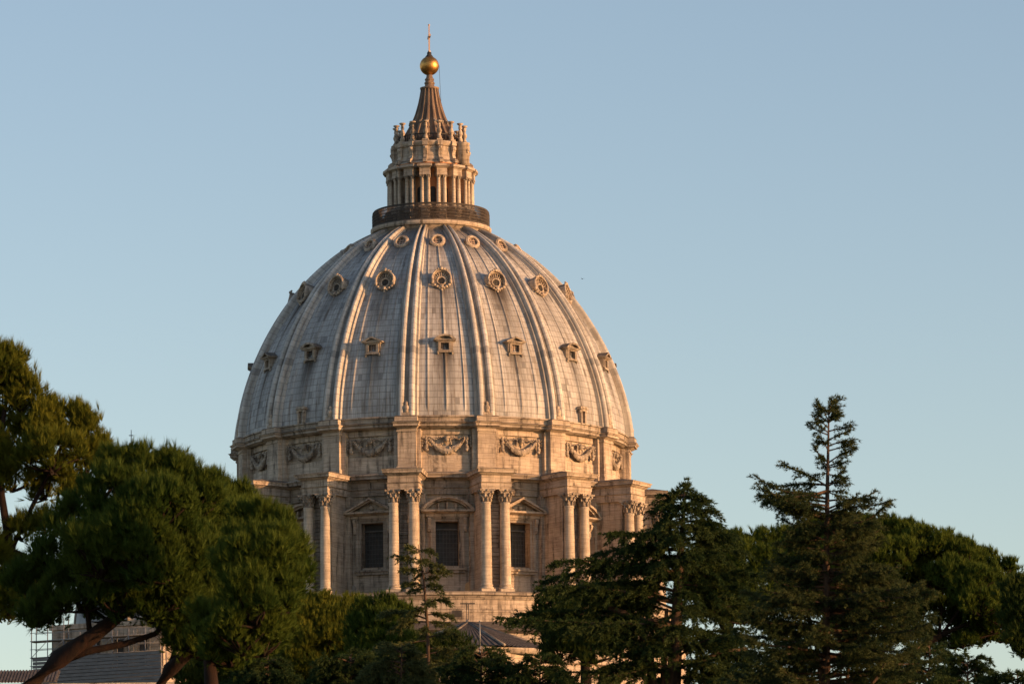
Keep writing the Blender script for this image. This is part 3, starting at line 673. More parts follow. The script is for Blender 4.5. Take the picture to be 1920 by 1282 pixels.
m = M(); m.box(-.10, .10, -.10, .10, 145.0, 147.0); m.box(-.08, .08, -.08, .08, 147.0, 148.75); m.box(-.15, .15, -1.1, 1.1, 147.05, 147.35); m.ball((0, 0, 147.2), .2, (1, 1, 1), 8, 6); m.ball((0, 0, 148.8), .14, (1, 1, 1), 8, 6); m.ball((0, 0, 145.15), .2, (1, 1, 1), 8, 6)
c_ = lan_part('cross', m, PALE, radians(4))
m = M(); m.tube([(1.3, 0, 143.3), (1.38, 0, 141.0), (1.5, -.1, 138.4)], .025, 5); lan_part('lightning_cable', m, IRON)

# ================================================================== other buildings
def at3(px, py, dist): return Vector(at(px, py, dist))
# pavilion with a pyramid roof of grey tiles in front of the basilica
def pavilion():
    D_ = 575.0; ap = at3(878, 1168, D_); hw, ez = 10.5, ap.z-3.6
    t = thing('pavilion', 'low stone pavilion with steep pyramid roof of grey tiles below the drum', 'pavilion', (ap.x, ap.y, 0))
    m = M(); n = 8; R = hw
    ring_ = [(R*cos(pi/8+pi/4*i), R*sin(pi/8+pi/4*i)) for i in range(n)]
    v = [(x*.93, y*.93, 0) for x, y in ring_]+[(x*.93, y*.93, ez-.1) for x, y in ring_]
    m.add(v, [(i, (i+1) % n, (i+1) % n+n, i+n) for i in range(n)]+[tuple(range(n, 2*n))])
    for i in range(n):
        pass
    obj('wall', m, STONE, t)
    m = M()
    for i in range(n):                      # tile ridges run down each face
        (x0, y0), (x1, y1) = ring_[i], ring_[(i+1) % n]; k = 12
        for j in range(k):
            a, b = j/k, (j+.5)/k; c = (j+1)/k
            P = lambda q, h: (x0+(x1-x0)*q, y0+(y1-y0)*q, ez+h)
            T = lambda q, h: ((x0+(x1-x0)*q)*.03, (y0+(y1-y0)*q)*.03, ap.z+h)
            m.add([P(a, 0), P(b, 0), T(b, 0), T(a, 0)], [(0, 1, 2, 3)]); m.add([P(b, .09), P(c, .09), T(c, .09), T(b, .09), P(b, 0), T(b, 0), P(c, 0), T(c, 0)], [(0, 1, 2, 3), (0, 4, 5, 3), (1, 6, 7, 2)])
    r = obj('roof', m, TILE, t)
    m = M()
    for i in range(n): m.tube([(ring_[i][0], ring_[i][1], ez+.1), (0, 0, ap.z+.1)], .2, 6)
    obj('ridge', m, STONE_R, r); m = M(); m.lathe([(.01, ap.z+.5), (.3, ap.z+.35), (.35, ap.z-.1)], 10); obj('finial', m, STONE_R, r)
    m = M(); m.lathe([(R*.97, ez-.7), (R*1.0, ez-.3), (R*1.0, ez-.05), (R*.9, ez)], 8); obj('cornice', m, STONE_D, t)
pavilion()
# T shaped frame and slim pole standing on the ledges
p = at3(875, 1166, 585); m = M(); m.box(-.04, .04, -.04, .04, 0, 2.15); m.box(.22, .3, -.04, .04, 0, 2.15); m.box(-.75, 1.0, -.06, .06, 2.15, 2.28)
o = obj('antenna_frame', m, IRON); o.location = (p.x, p.y, p.z); tag(o, 'thin dark T shaped antenna frame above the pyramid roof', 'antenna')
p = at3(900, 1212, 560); m = M(); m.tube([(0, 0, 0), (0, 0, 2.85)], [.09, .06], 8); m.ball((0, 0, 2.9), .11, nu=8, nv=5); m.tube([(0, 0, -p.z), (0, 0, 0)], .09, 6)
o = obj('flagpole', m, STEEL); o.location = (p.x, p.y, p.z); tag(o, 'slim pale bare pole in front of the grey pyramid roof', 'pole')
# lesser dome: only its ball and rod rise above the left pines
def lesser_dome():
    b = at3(246, 834, 640); zb = b.z
    t = thing('lesser_dome', 'small dome behind the left pines showing its ball and thin rod', 'dome', (b.x, b.y, 0))
    m = M(); m.lathe([(7.2, 0), (7.2, zb-26), (7.6, zb-25.8), (7.6, zb-25)], 48); obj('drum', m, STONE, t)
    m = M(); m.lathe([(7.2*cos(q), zb-25+13*sin(q)) for q in np.linspace(0, 1.35, 24)], 64); sh = obj('shell', m, simple('lesser_dome_lead', (.30, .30, .31), (.22, .22, .22), .6, .6), t)
    m = M()
    for i in range(8):
        a = pi/4*i; m.tube([(7.3*cos(q)*sin(a), -7.3*cos(q)*cos(a), zb-25+13.1*sin(q)) for q in np.linspace(0, 1.35, 14)], .25, 6)
    obj('rib', m, STONE_R, sh)
    m = M(); m.lathe([(1.9, zb-12.6), (1.9, zb-12.2), (1.3, zb-12), (1.3, zb-7.5), (1.7, zb-7.3), (1.7, zb-7), (1.2, zb-6.7), (.8, zb-4.6), (.35, zb-1.6), (.16, zb-.4), (.14, zb)], 24); la = obj('lantern', m, STONE, t)
    m = M(); m.ball((0, 0, zb), .34, nu=16, nv=10); obj('ball', m, simple('bronze', (.30, .17, .09), (.2, .12, .07), 3, .5, .6), la)
    m = M(); m.tube([(0, 0, zb+.3), (0, 0, zb+2.0)], [.07, .04], 6); m.box(-.3, .3, -.04, .04, zb+1.2, zb+1.3); obj('rod', m, IRON, la)
lesser_dome()
# scaffolded wing at the far left
def scaffold_wing():
    D_ = 600.0; a = at3(85, 1172, D_); b = at3(335, 1172, D_); c = at3(200, 1282, D_)
    x0, x1, y0, zt = a.x, b.x, a.y, a.z; zc = at3(200, 1238, D_).z
    t = thing('stone_wing', 'stone wing of the basilica under repair behind the left pines', 'building', (x0, y0, 0))
    W_ = x1-x0; m = M(); m.box(.6, W_, -14, -.6, 0, zt-.6); m.box(.3, W_+.3, -14.3, -.3, zt-.597, zt)
    for i in range(5): m.box(1.5+i*3.3, 2.7+i*3.3, -.6, -.35, 0, zt-1)
    obj('wall', m, STONE, t)
    for i in range(4):
        m = M(); u = 3.0+i*3.3; m.box(u, u+1.0, -.6, -.5, zt-5.2, zt-2.4); m.box(u-.15, u+1.15, -.62, -.47, zt-2.4, zt-2.2); w_ = obj('window', m, GLASS, t)
    m = M(); m.box(-1, W_+1, -15, .2, zc-4.6, zc-4.2); 
    t.rotation_euler.z = -.47
    s = thing('scaffold', 'steel tube scaffold with grey cladding boards around the stone wing', 'scaffold', (x0, y0-.2, 0))
    tubes = M(); n = 9
    for i in range(n):
        u = -1.2+(W_+2.0)*i/(n-1)
        for d in (.1, 1.2): tubes.tube([(u, -d, 0), (u, -d, zt+(.6 if i < 3 else -1.2))], .065, 5)
    z = zt-16.0; decks = M()
    while z < zt:
        for d in (.1, 1.2): tubes.tube([(-1.4, -d, z), (W_+1, -d, z)], .055, 5); tubes.tube([(-1.4, -d, z+1.0), (W_+1, -d, z+1.0)], .04, 5)
        decks.box(-1.3, W_+.9, .15, 1.15, z-.12, z-.04); z += 2.0
    for i in range(n-1):
        u0 = -1.2+(W_+2.0)*i/(n-1); u1 = -1.2+(W_+2.0)*(i+1)/(n-1)
        for j in range(5): tubes.tube([(u0, -1.22, zt-4*j-4), (u1, -1.22, zt-4*j-2)], .04, 5)
    obj('tube_frame', tubes, STEEL, s); obj('deck', decks, STONE_R, s)
    cl = M(); z = zc-6
    while z < zc:
        cl.box(-.9+.05*(int(z*3) % 3), W_+.9, 1.32, 1.38+.05*(int(z*7) % 3), z, z+.36); z += .42
    obj('cladding', cl, NETTING, s); s.rotation_euler.z = -.47
scaffold_wing()
def low_roof():
    D_ = 470.0; a = at3(-60, 1250, D_); b = at3(112, 1250, D_); e = at3(60, 1278, D_)
    W_ = b.x-a.x; t = thing('tiled_house', 'low house with grey tiled roof and pale lit wall at far left', 'house', (a.x, a.y, 0))
    m = M(); m.box(0, W_+16, -10, -.4, 0, e.z-.1); obj('wall', m, STONE, t)
    m = M()
    for i in range(int(W_/.3)):
        u = i*.3; m.side([(0, e.z), (-4.5, a.z), (-4.5, a.z+.12), (0, e.z+.12)], u, u+.17); m.side([(0, e.z-.05), (-4.5, a.z-.05), (-4.5, a.z+.02), (0, e.z+.02)], u+.17, u+.3)
    for i in range(int(W_/.3)): pass
    obj('roof', m, TILE, t)
low_roof()
def bird():
    p = at3(1092, 523, 420); m = M()
    m.ball((0, 0, 0), .12, (.5, 1.9, .5), 8, 6)
    for s_ in (-1, 1): m.add([(0, .08, 0), (0, -.1, 0), (s_*.28, -.04, .13), (s_*.28, .06, .13), (s_*.58, .02, .08), (0, .08, .03), (0, -.1, .03), (s_*.28, -.04, .15), (s_*.28, .06, .15)], [(0, 1, 2, 3), (3, 2, 4), (5, 6, 7, 8), (8, 7, 4)])
    m.add([(-.05, .2, 0), (.05, .2, 0), (.1, .38, 0), (-.1, .38, 0), (0, .2, .03)], [(0, 1, 2, 3), (0, 1, 4)])
    o = obj('bird', m, BIRD); o.location = p; o.scale = (.42, .42, .42); o.rotation_euler.z = .6; tag(o, 'tiny dark bird gliding in the sky right of the dome', 'bird')
bird()

# ================================================================== trees
def unit(v): return v/(np.linalg.norm(v, axis=-1, keepdims=True)+1e-9)
class Leaves:
    """collects needle blades (thin triangles) with a tint for each"""
    def __init__(s): s.V = []; s.T = []
    def tufts(s, pos, axis, length, width, blades, spread, tint):
        n = len(pos); pos = np.repeat(pos, blades, 0); ax = np.repeat(unit(axis), blades, 0)
        L = np.repeat(np.broadcast_to(length, (n,)), blades)*rng.uniform(.65, 1.15, n*blades)
        d = unit(ax+spread*rng.normal(0, 1, (n*blades, 3))*.6)
        side = unit(np.cross(d, rng.normal(0, 1, (n*blades, 3))))*(width*.5)
        V = np.stack([pos-side, pos+side, pos+d*L[:, None]], 1)
        s.V.append(V.reshape(-1, 3)); tt = np.repeat(np.clip(np.repeat(np.broadcast_to(tint, (n,)), blades)+rng.normal(0, .12, n*blades), 0, 1), 3); s.T.append(tt)
    def build(s, name, mat, parent, origin):
        V = np.concatenate(s.V)-np.array(origin); T = np.concatenate(s.T); n = len(V)
        me = bpy.data.meshes.new(name); me.vertices.add(n); me.vertices.foreach_set('co', V.astype('f').ravel())
        me.loops.add(n); me.loops.foreach_set('vertex_index', np.arange(n, dtype='i'))
        k = n//3; me.polygons.add(k); me.polygons.foreach_set('loop_start', np.arange(0, n, 3, dtype='i'))
        a = me.attributes.new('tint', 'FLOAT_VECTOR', 'POINT'); S = np.zeros((n, 3), 'f'); S[:, 0] = T; a.data.foreach_set('vector', S.ravel())
        me.materials.append(mat); me.update(calc_edges=True)
        return link(name, me, parent)
def spath(p0, p1, bend=.1, n=6, sag=0.0):
    p0 = np.array(p0, float); p1 = np.array(p1, float); L = np.linalg.norm(p1-p0); o = rng.normal(0, 1, 3)*bend*L
    t = np.linspace(0, 1, n)[:, None]; P = p0+(p1-p0)*t+o*np.sin(pi*t)*.5
    P[:, 2] += sag*L*np.sin(pi*t[:, 0]); return P
NTRI = [0]
def pine(label, dist, blobs, trunk, limbs, mat, clumps=26, tuft=70, base=None, thick=.8, scale=1.0, trunk_r=.42, lean=0.0, shear=0.0, blade_w=.024, name='stone_pine', group='stone pines', tintb=0.0, hollow=False, upmix=.55):
    """blobs: (px, py, rx, ry[, depth offset m]) in photo pixels at the tree's own distance; trunk/limbs: pixel paths"""
    s = dist/F_PX
    W = lambda px, py, dy=0.0: at(px, py, dist+dy)
    tp = [W(*q) for q in trunk]; b0 = np.array([tp[0][0]+lean, tp[0][1], 0.0])
    t = thing(name, label, 'pine tree', tuple(b0), group)
    m = M(); off = b0
    m.tube([np.array([0, 0, 0]), *(q-off for q in tp)], list(np.linspace(trunk_r*1.35, trunk_r*.6, len(tp)+1)), 12)
    lb = M()
    for path, r in limbs:
        P = [W(*q)-off for q in path]; lb.tube(P, list(np.linspace(r, r*.4, len(P))), 8)
    lv = Leaves(); fork = tp[-1]
    for bl in blobs:
        px, py, rx, ry = bl[:4]; dy = bl[4] if len(bl) > 4 else 0.0
        c = W(px, py, dy); R = np.array([rx*s, max(rx, ry)*s*thick, ry*s])
        n = max(5, int(clumps*(rx*ry)**.5/60))
        d = unit(rng.normal(0, 1, (n, 3))+np.array([0, 0, .35])); rad = rng.uniform(.55, 1.0, (n, 1))**.6
        cc = c+d*R*rad
        cr = rng.uniform(.30, .62, n)*scale*np.clip(min(R)/1.1, .5, 1.25)
        # boughs from the heart of the blob to its clumps
        root = c-np.array([0, 0, R[2]*.8])
        for i in range(n):
            if rng.random() < .55: lb.tube(list(spath(root-off, cc[i]-off-np.array([0, 0, cr[i]*.4]), .12, 4)), [.05*scale, .04*scale, .03*scale, .015*scale], 4)
        bt_ = rng.uniform(0, 1)
        for i in range(n):
            k = int(tuft*(cr[i]/scale/.45)**1.6); dd = unit(rng.normal(0, 1, (k, 3))+np.array([0, 0, .55])); rr = np.clip(np.abs(rng.normal(.62, .34, (k, 1))), 0, 1.2)
            P = cc[i]+dd*rr*cr[i]*np.array([1.1, 1.1, .95]); ax = dd*(1-upmix)+np.array([0, 0, 1.0])*upmix+rng.normal(0, .18, (k, 3))
            lv.tufts(P, ax, scale*(.22+.14*rng.random()), blade_w*scale, 12, .42, np.clip(.6*bt_+.5*rng.uniform(-.1, 1)+tintb, 0, 1))
            lv.tufts(cc[i]+np.array([0, 0, cr[i]*.75])+rng.normal(0, 1, (7, 3))*cr[i]*np.array([.55, .55, .2]), np.array([[0, 0, 1.0]])+rng.normal(0, .2, (7, 3)), .36*scale, blade_w*scale, 14, .30, np.clip(.45*bt_+.6*rng.uniform(0, 1)+tintb+.1, 0, 1))
    m.add(lb.v, lb.f, True); obj('trunk', m, BARK, t)
    lv.build('crown', mat, t, off); NTRI[0] += sum(len(v) for v in lv.V)//3
    return t
def fringe(lv, lb, P, off, reach, scale, drop, tint, dens=1.0, blade_w=.03, flat=.35):
    """one cedar bough: side twigs along the path P, each set with short needle rosettes and hanging ends"""
    P = np.array(P); seg = np.linalg.norm(np.diff(P, axis=0), axis=1); A = np.concatenate([[0], np.cumsum(seg)]); L = A[-1]
    n = max(8, int(L/.085/scale*dens)); q = np.sort(rng.uniform(.10, 1, n)**.85)*L
    base = np.stack([np.interp(q, A, P[:, i]) for i in range(3)], 1)
    d = unit(np.stack([np.interp(np.clip(q+.1, 0, L), A, P[:, i])-np.interp(np.clip(q-.1, 0, L), A, P[:, i]) for i in range(3)], 1))
    hor = unit(np.cross(d, np.array([0, 0, 1.0])))*np.where(rng.random(n) < .5, -1, 1)[:, None]
    tl = reach*scale*(.3+.7*np.sin(pi*np.clip(.15+.80*(q/L), 0, 1))**.8)*rng.uniform(.35, 1.15, n)*min(1, .45+L/4)
    ang = rng.uniform(.15, 1.0, (n, 1)); tw = unit(hor*ang+d*(.95-.4*ang)+rng.normal(0, .25, (n, 3))*np.array([1, 1, .9]))
    for i in range(n):
        k = max(3, int(tl[i]/.062/scale)); t = np.linspace(.05, 1, k)[:, None]
        T = base[i]+tw[i]*tl[i]*t; T[:, 2] -= (drop*rng.uniform(.5, 1.5)*tl[i]*t[:, 0]**1.7)
        T += rng.normal(0, .03*scale, T.shape)
        dirs = tw[i]+np.array([0, 0, -2*drop])*t*.7
        lv.tufts(T, dirs, .17*scale, blade_w*scale, 7, .8, np.clip(tint+rng.normal(0, .15), 0, 1))
    k = max(4, int(L/.07/scale)); t = np.linspace(.3, 1, k)*L; T = np.stack([np.interp(t, A, P[:, i]) for i in range(3)], 1)
    lv.tufts(T, np.tile(unit(P[-1]-P[0]), (k, 1)), .17*scale, blade_w*scale, 6, .9, tint)
def cedar(label, dist, trunk, boughs, mat, extra=0, er=(1.5, 3.5), limbs=(), reach=1.1, drop=.35, scale=1.0, dens=1.0, trunk_r=.35, blade_w=.03, droop=.12, upturn=0.0, spread_y=1.0, group='cedars', ext_z=None, name='cedar_tree', tint=(.15, .7), crown_taper=1.0):
    """boughs: (root px,py, tip px,py, depth m); extra boughs are spread round the trunk at random"""
    W = lambda px, py, dy=0.0: at(px, py, dist+dy)
    tp = [W(*q) for q in trunk]; b0 = np.array([tp[0][0], tp[0][1], 0.0]); off = b0
    t = thing(name, label, 'cedar tree', tuple(b0), group)
    m = M(); m.tube([np.zeros(3), *(q-off for q in tp)], list(np.linspace(trunk_r*1.5, trunk_r*.16, len(tp)+1)), 12)
    lb = M(); lv = Leaves()
    for path, r in limbs:
        P = [W(*q)-off for q in path]; lb.tube(P, list(np.linspace(r, r*.45, len(P))), 8)
    def bough(p0, p1, tn):
        L = np.linalg.norm(p1-p0); P = spath(p0, p1, .07, 7, droop)
        P[-2:, 2] += upturn*L*np.array([.3, 1])
        lb.tube([p-off for p in P], list(np.linspace(.022+.011*L, .008, 7)), 5)
        fringe(lv, lb, P, off, reach, scale, drop, tn, dens, blade_w)
    for x0, y0, x1, y1, dy in boughs: bough(W(x0, y0), W(x1, y1, dy*spread_y), rng.uniform(*tint))
    ts = np.array(tp); zt, zb = ts[-1][2], ts[0][2]
    if extra:
        lo, hi = ext_z if ext_z else (.0, .95)
        for i in range(extra):
            f = lo+(hi-lo)*(i+rng.random())/extra; z = zb+(zt-zb)*f; p0 = np.array([np.interp(z, ts[:, 2], ts[:, 0]), np.interp(z, ts[:, 2], ts[:, 1]), z])
            a = i*2.4+rng.normal(0, .4); L = (er[0]+(er[1]-er[0])*(1-f)**crown_taper)*rng.uniform(.7, 1.1)
            bough(p0, p0+np.array([cos(a)*L, sin(a)*L, rng.uniform(-.22, .22)*L]), rng.uniform(*tint))
    m.add(lb.v, lb.f, True); obj('trunk', m, BARK_C, t); lv.build('crown', mat, t, off); NTRI[0] += sum(len(v) for v in lv.V)//3
    return t

# ---- left group of stone pines
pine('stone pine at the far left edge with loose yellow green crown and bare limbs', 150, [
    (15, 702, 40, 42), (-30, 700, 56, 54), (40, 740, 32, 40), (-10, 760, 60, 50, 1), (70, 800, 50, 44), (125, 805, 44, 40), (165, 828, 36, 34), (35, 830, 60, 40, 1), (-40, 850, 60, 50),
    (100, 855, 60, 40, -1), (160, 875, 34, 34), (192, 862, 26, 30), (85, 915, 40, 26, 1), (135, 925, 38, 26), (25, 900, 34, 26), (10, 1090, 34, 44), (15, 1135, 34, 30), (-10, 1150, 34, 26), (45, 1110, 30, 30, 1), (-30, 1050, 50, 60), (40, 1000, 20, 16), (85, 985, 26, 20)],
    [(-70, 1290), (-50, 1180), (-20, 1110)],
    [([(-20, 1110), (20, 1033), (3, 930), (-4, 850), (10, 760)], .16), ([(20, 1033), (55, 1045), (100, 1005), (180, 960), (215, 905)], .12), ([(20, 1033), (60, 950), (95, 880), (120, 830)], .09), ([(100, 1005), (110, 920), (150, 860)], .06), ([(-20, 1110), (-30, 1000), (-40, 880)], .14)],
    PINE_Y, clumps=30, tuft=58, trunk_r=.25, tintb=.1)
pine('large stone pine leaning right with two dark forked limbs over the scaffold', 143, [
    (250, 892, 62, 40), (212, 885, 36, 30), (335, 880, 30, 22), (315, 905, 58, 42), (215, 940, 66, 50, -1), (290, 960, 70, 55, -2), (350, 950, 55, 45), (150, 985, 60, 45, 1), (120, 1055, 66, 46, 1), (60, 1095, 50, 36, 2), (190, 1040, 70, 55, -2),
    (265, 1040, 70, 60, -2.5), (330, 1030, 60, 60, -1), (150, 1110, 66, 46), (225, 1110, 70, 46, -1), (300, 1110, 60, 50, -1), (95, 1145, 50, 30, 1), (370, 925, 46, 36), (75, 1160, 36, 18, 1), (330, 1150, 60, 45), (285, 1140, 50, 34), (200, 1140, 50, 26, 1), (350, 1195, 40, 30)],
    [(50, 1290), (108, 1236), (170, 1195), (240, 1140)], [([(240, 1140), (280, 1110), (330, 1050), (360, 990)], .16), ([(100, 1244), (165, 1220), (235, 1206), (290, 1188), (340, 1140), (370, 1060)], .13), ([(240, 1140), (230, 1060), (200, 980)], .12), ([(170, 1195), (160, 1120), (130, 1060)], .09)],
    PINE_A, clumps=30, tuft=78, trunk_r=.29, lean=-2.0)
pine('stone pine with reddish leaning trunk in the middle of the left group', 148, [
    (395, 930, 40, 36), (430, 955, 50, 40), (380, 985, 62, 50, -1), (440, 1010, 56, 56, -1), (375, 1050, 66, 60, -2), (430, 1080, 62, 60, -2), (350, 1120, 66, 56, -2), (410, 1150, 66, 56, -2.5), (340, 1180, 56, 44, -1), (455, 1140, 56, 50), (400, 1205, 56, 36), (440, 1222, 46, 24), (370, 1215, 40, 20)],
    [(290, 1300), (318, 1255), (365, 1210), (410, 1140)], [([(410, 1140), (430, 1060), (435, 980)], .16), ([(365, 1210), (375, 1120), (380, 1020)], .12), ([(318, 1255), (335, 1190), (345, 1140)], .09)],
    PINE_A, clumps=30, tuft=78, trunk_r=.23, lean=-1.0)
pine('stone pine with rounded dark green crown nearest the drum columns', 138, [
    (470, 985, 50, 34), (512, 1005, 44, 36), (545, 1040, 30, 44), (500, 1050, 56, 50, -1), (545, 1085, 30, 44), (470, 1060, 60, 60, -1), (525, 1115, 40, 46, -1), (480, 1130, 60, 56, -1.5), (520, 1165, 34, 36), (455, 1190, 60, 48, -1), (495, 1200, 40, 36), (430, 1225, 50, 30), (400, 1180, 40, 40, 1)],
    [(398, 1300), (393, 1240), (412, 1190), (450, 1120)], [([(450, 1120), (490, 1060), (510, 1010)], .14), ([(412, 1190), (460, 1150), (510, 1120)], .1)],
    PINE_A, clumps=30, tuft=80, trunk_r=.18, tintb=.05)
# ---- pines below the drum
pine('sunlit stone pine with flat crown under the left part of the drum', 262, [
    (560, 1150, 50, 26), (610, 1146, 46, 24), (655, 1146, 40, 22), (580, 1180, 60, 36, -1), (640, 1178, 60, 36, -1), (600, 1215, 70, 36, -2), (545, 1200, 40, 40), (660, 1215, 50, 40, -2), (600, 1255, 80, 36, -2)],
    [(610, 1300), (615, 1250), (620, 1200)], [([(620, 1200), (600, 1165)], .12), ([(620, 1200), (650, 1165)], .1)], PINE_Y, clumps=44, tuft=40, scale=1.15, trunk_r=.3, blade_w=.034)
pine('darker rounded stone pine between the sunlit pine and small cedar', 250, [
    (705, 1150, 38, 26), (740, 1158, 34, 24), (695, 1185, 46, 36), (740, 1190, 44, 36, -1), (710, 1230, 60, 40, -1), (760, 1240, 40, 36), (680, 1265, 60, 30, -1)],
    [(715, 1300), (715, 1250), (718, 1200)], [([(718, 1200), (710, 1160)], .1)], PINE_A, clumps=44, tuft=40, scale=1.1, trunk_r=.28, blade_w=.034)
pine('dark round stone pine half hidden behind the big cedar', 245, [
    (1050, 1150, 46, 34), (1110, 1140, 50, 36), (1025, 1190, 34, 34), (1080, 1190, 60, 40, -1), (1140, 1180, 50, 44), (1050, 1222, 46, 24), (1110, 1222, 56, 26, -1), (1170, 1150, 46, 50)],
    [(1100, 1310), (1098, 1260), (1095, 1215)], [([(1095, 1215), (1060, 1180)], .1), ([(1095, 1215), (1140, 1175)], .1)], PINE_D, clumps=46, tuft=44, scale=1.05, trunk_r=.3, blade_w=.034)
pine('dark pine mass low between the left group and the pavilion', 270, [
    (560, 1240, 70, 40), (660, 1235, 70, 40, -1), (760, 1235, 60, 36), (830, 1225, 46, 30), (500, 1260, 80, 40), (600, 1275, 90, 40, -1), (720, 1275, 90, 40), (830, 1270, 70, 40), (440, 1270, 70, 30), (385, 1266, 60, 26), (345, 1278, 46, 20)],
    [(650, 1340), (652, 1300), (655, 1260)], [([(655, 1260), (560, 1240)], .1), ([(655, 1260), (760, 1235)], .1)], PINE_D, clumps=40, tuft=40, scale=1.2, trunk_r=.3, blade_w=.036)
# ---- umbrella pines on the right
pine('umbrella pine behind the two cedars with lit reddish trunk', 255, [
    (1365, 1030, 50, 24), (1420, 1028, 50, 26), (1470, 1030, 46, 28), (1340, 1060, 50, 32), (1400, 1062, 60, 36, -1), (1460, 1066, 56, 38, -1), (1350, 1100, 60, 40, -1), (1420, 1108, 60, 40, -1), (1490, 1090, 46, 40), (1310, 1090, 50, 40, 1), (1390, 1145, 56, 30, -1)],
    [(1355, 1300), (1356, 1245), (1362, 1190), (1380, 1140)], [([(1362, 1190), (1330, 1130)], .14), ([(1380, 1140), (1450, 1090)], .12)], PINE_A, clumps=44, tuft=42, scale=1.1, trunk_r=.30, blade_w=.034, tintb=.1)
ub = []
for i in range(9):                          # rim of the wide crown, following its dome shape
    f = i/8; ub.append((1600+270*f, 1000+78*f**1.75-6*(1-f), 46, 24, rng.uniform(-1, 1)))
for i in range(8):
    f = i/7; ub.append((1590+280*f, 1035+80*f**1.6, 48, 28, rng.uniform(-3, 2)))
for i in range(7):
    f = i/6; ub.append((1600+285*f, 1075+75*f**1.5, 44, 28, rng.uniform(-4, 3)))
ub += [(1780, 1172, 34, 16, 2), (1845, 1190, 34, 16, 1), (1735, 1205, 46, 22, 2), (1820, 1135, 30, 14, 3), (1700, 1150, 34, 18, 1), (1760, 1140, 24, 10, 0), (1800, 1150, 22, 9, 1), (1835, 1165, 24, 12, 0), (1690, 1185, 40, 20, 1), (1805, 1208, 26, 8, 0), (1560, 1000, 50, 30, 0), (1530, 1035, 56, 40, 1), (1880, 1150, 34, 36, -1), (1850, 1130, 40, 30, 1), (1800, 1110, 46, 26, 1), (1745, 1105, 40, 22, 2), (1875, 1185, 34, 24, 1), (1860, 1165, 36, 26, 0), (1885, 1130, 30, 34, 0), (1835, 1195, 30, 16, 1), (1790, 1205, 30, 12, 2), (1560, 1060, 50, 44, 1), (1540, 1110, 60, 50, 2), (1620, 1115, 54, 40, 0), (1690, 1130, 36, 26, 1), (1600, 1170, 60, 40, 1)]
pine('wide umbrella pine with domed crown and dark radiating limbs at right', 232, ub,
    [(1630, 1300), (1670, 1250), (1720, 1215), (1765, 1190)], [([(1765, 1190), (1820, 1165), (1880, 1140)], .12), ([(1765, 1190), (1800, 1140), (1830, 1095)], .08), ([(1760, 1195), (1768, 1120), (1765, 1060)], .08), ([(1720, 1215), (1735, 1140), (1740, 1080)], .07), ([(1765, 1190), (1840, 1195), (1890, 1180)], .06), ([(1820, 1165), (1850, 1120), (1870, 1085)], .05), ([(1800, 1140), (1790, 1080)], .045), ([(1768, 1120), (1720, 1080), (1690, 1040)], .05), ([(1800, 1172), (1850, 1175), (1880, 1150)], .045), ([(1735, 1140), (1710, 1100), (1690, 1070)], .04), ([(1820, 1165), (1810, 1120), (1815, 1080)], .04), ([(1745, 1200), (1790, 1205), (1840, 1212)], .04), ([(1850, 1120), (1845, 1090)], .03), ([(1735, 1140), (1755, 1100), (1750, 1060)], .04)],
    PINE_A, clumps=52, tuft=44, scale=1.0, trunk_r=.24, blade_w=.036, tintb=.12, upmix=.6)
pine('stone pine cut by the right edge of the picture', 222, [
    (1905, 1112, 26, 24), (1930, 1130, 40, 40), (1908, 1160, 28, 34), (1900, 1195, 22, 26), (1940, 1190, 44, 44), (1915, 1215, 20, 16)],
    [(1960, 1310), (1955, 1240), (1935, 1180)], [([(1935, 1180), (1910, 1140)], .1)], PINE_D, clumps=44, tuft=44, scale=1.1, trunk_r=.3, blade_w=.034)

# ---- cedars
cedar('small slim cedar with few drooping boughs standing before the central window', 212, [(804, 1300), (802, 1180), (795, 1090), (784, 1020)], [
    (785, 1030, 764, 1024, 0), (785, 1032, 812, 1034, .3), (790, 1050, 742, 1042, .3), (792, 1055, 830, 1062, -.4), (794, 1070, 758, 1066, -.8), (796, 1075, 836, 1070, .5), (797, 1098, 760, 1094, .4), (798, 1100, 828, 1100, -.8),
    (799, 1130, 842, 1126, -.3), (800, 1140, 768, 1150, -.6), (801, 1152, 846, 1156, .5), (801, 1165, 735, 1178, .6), (801, 1160, 720, 1150, 1.2), (802, 1195, 860, 1190, -.4), (802, 1200, 705, 1215, -.6), (802, 1225, 880, 1212, .3), (802, 1230, 720, 1240, -1), (802, 1245, 890, 1240, -1)],
    CEDAR_G, extra=18, er=(.3, 1.7), reach=.66, drop=.34, scale=1.0, dens=1.6, trunk_r=.085, blade_w=.042, tint=(.45, 1.0), droop=.05, ext_z=(.02, .99))
big = []
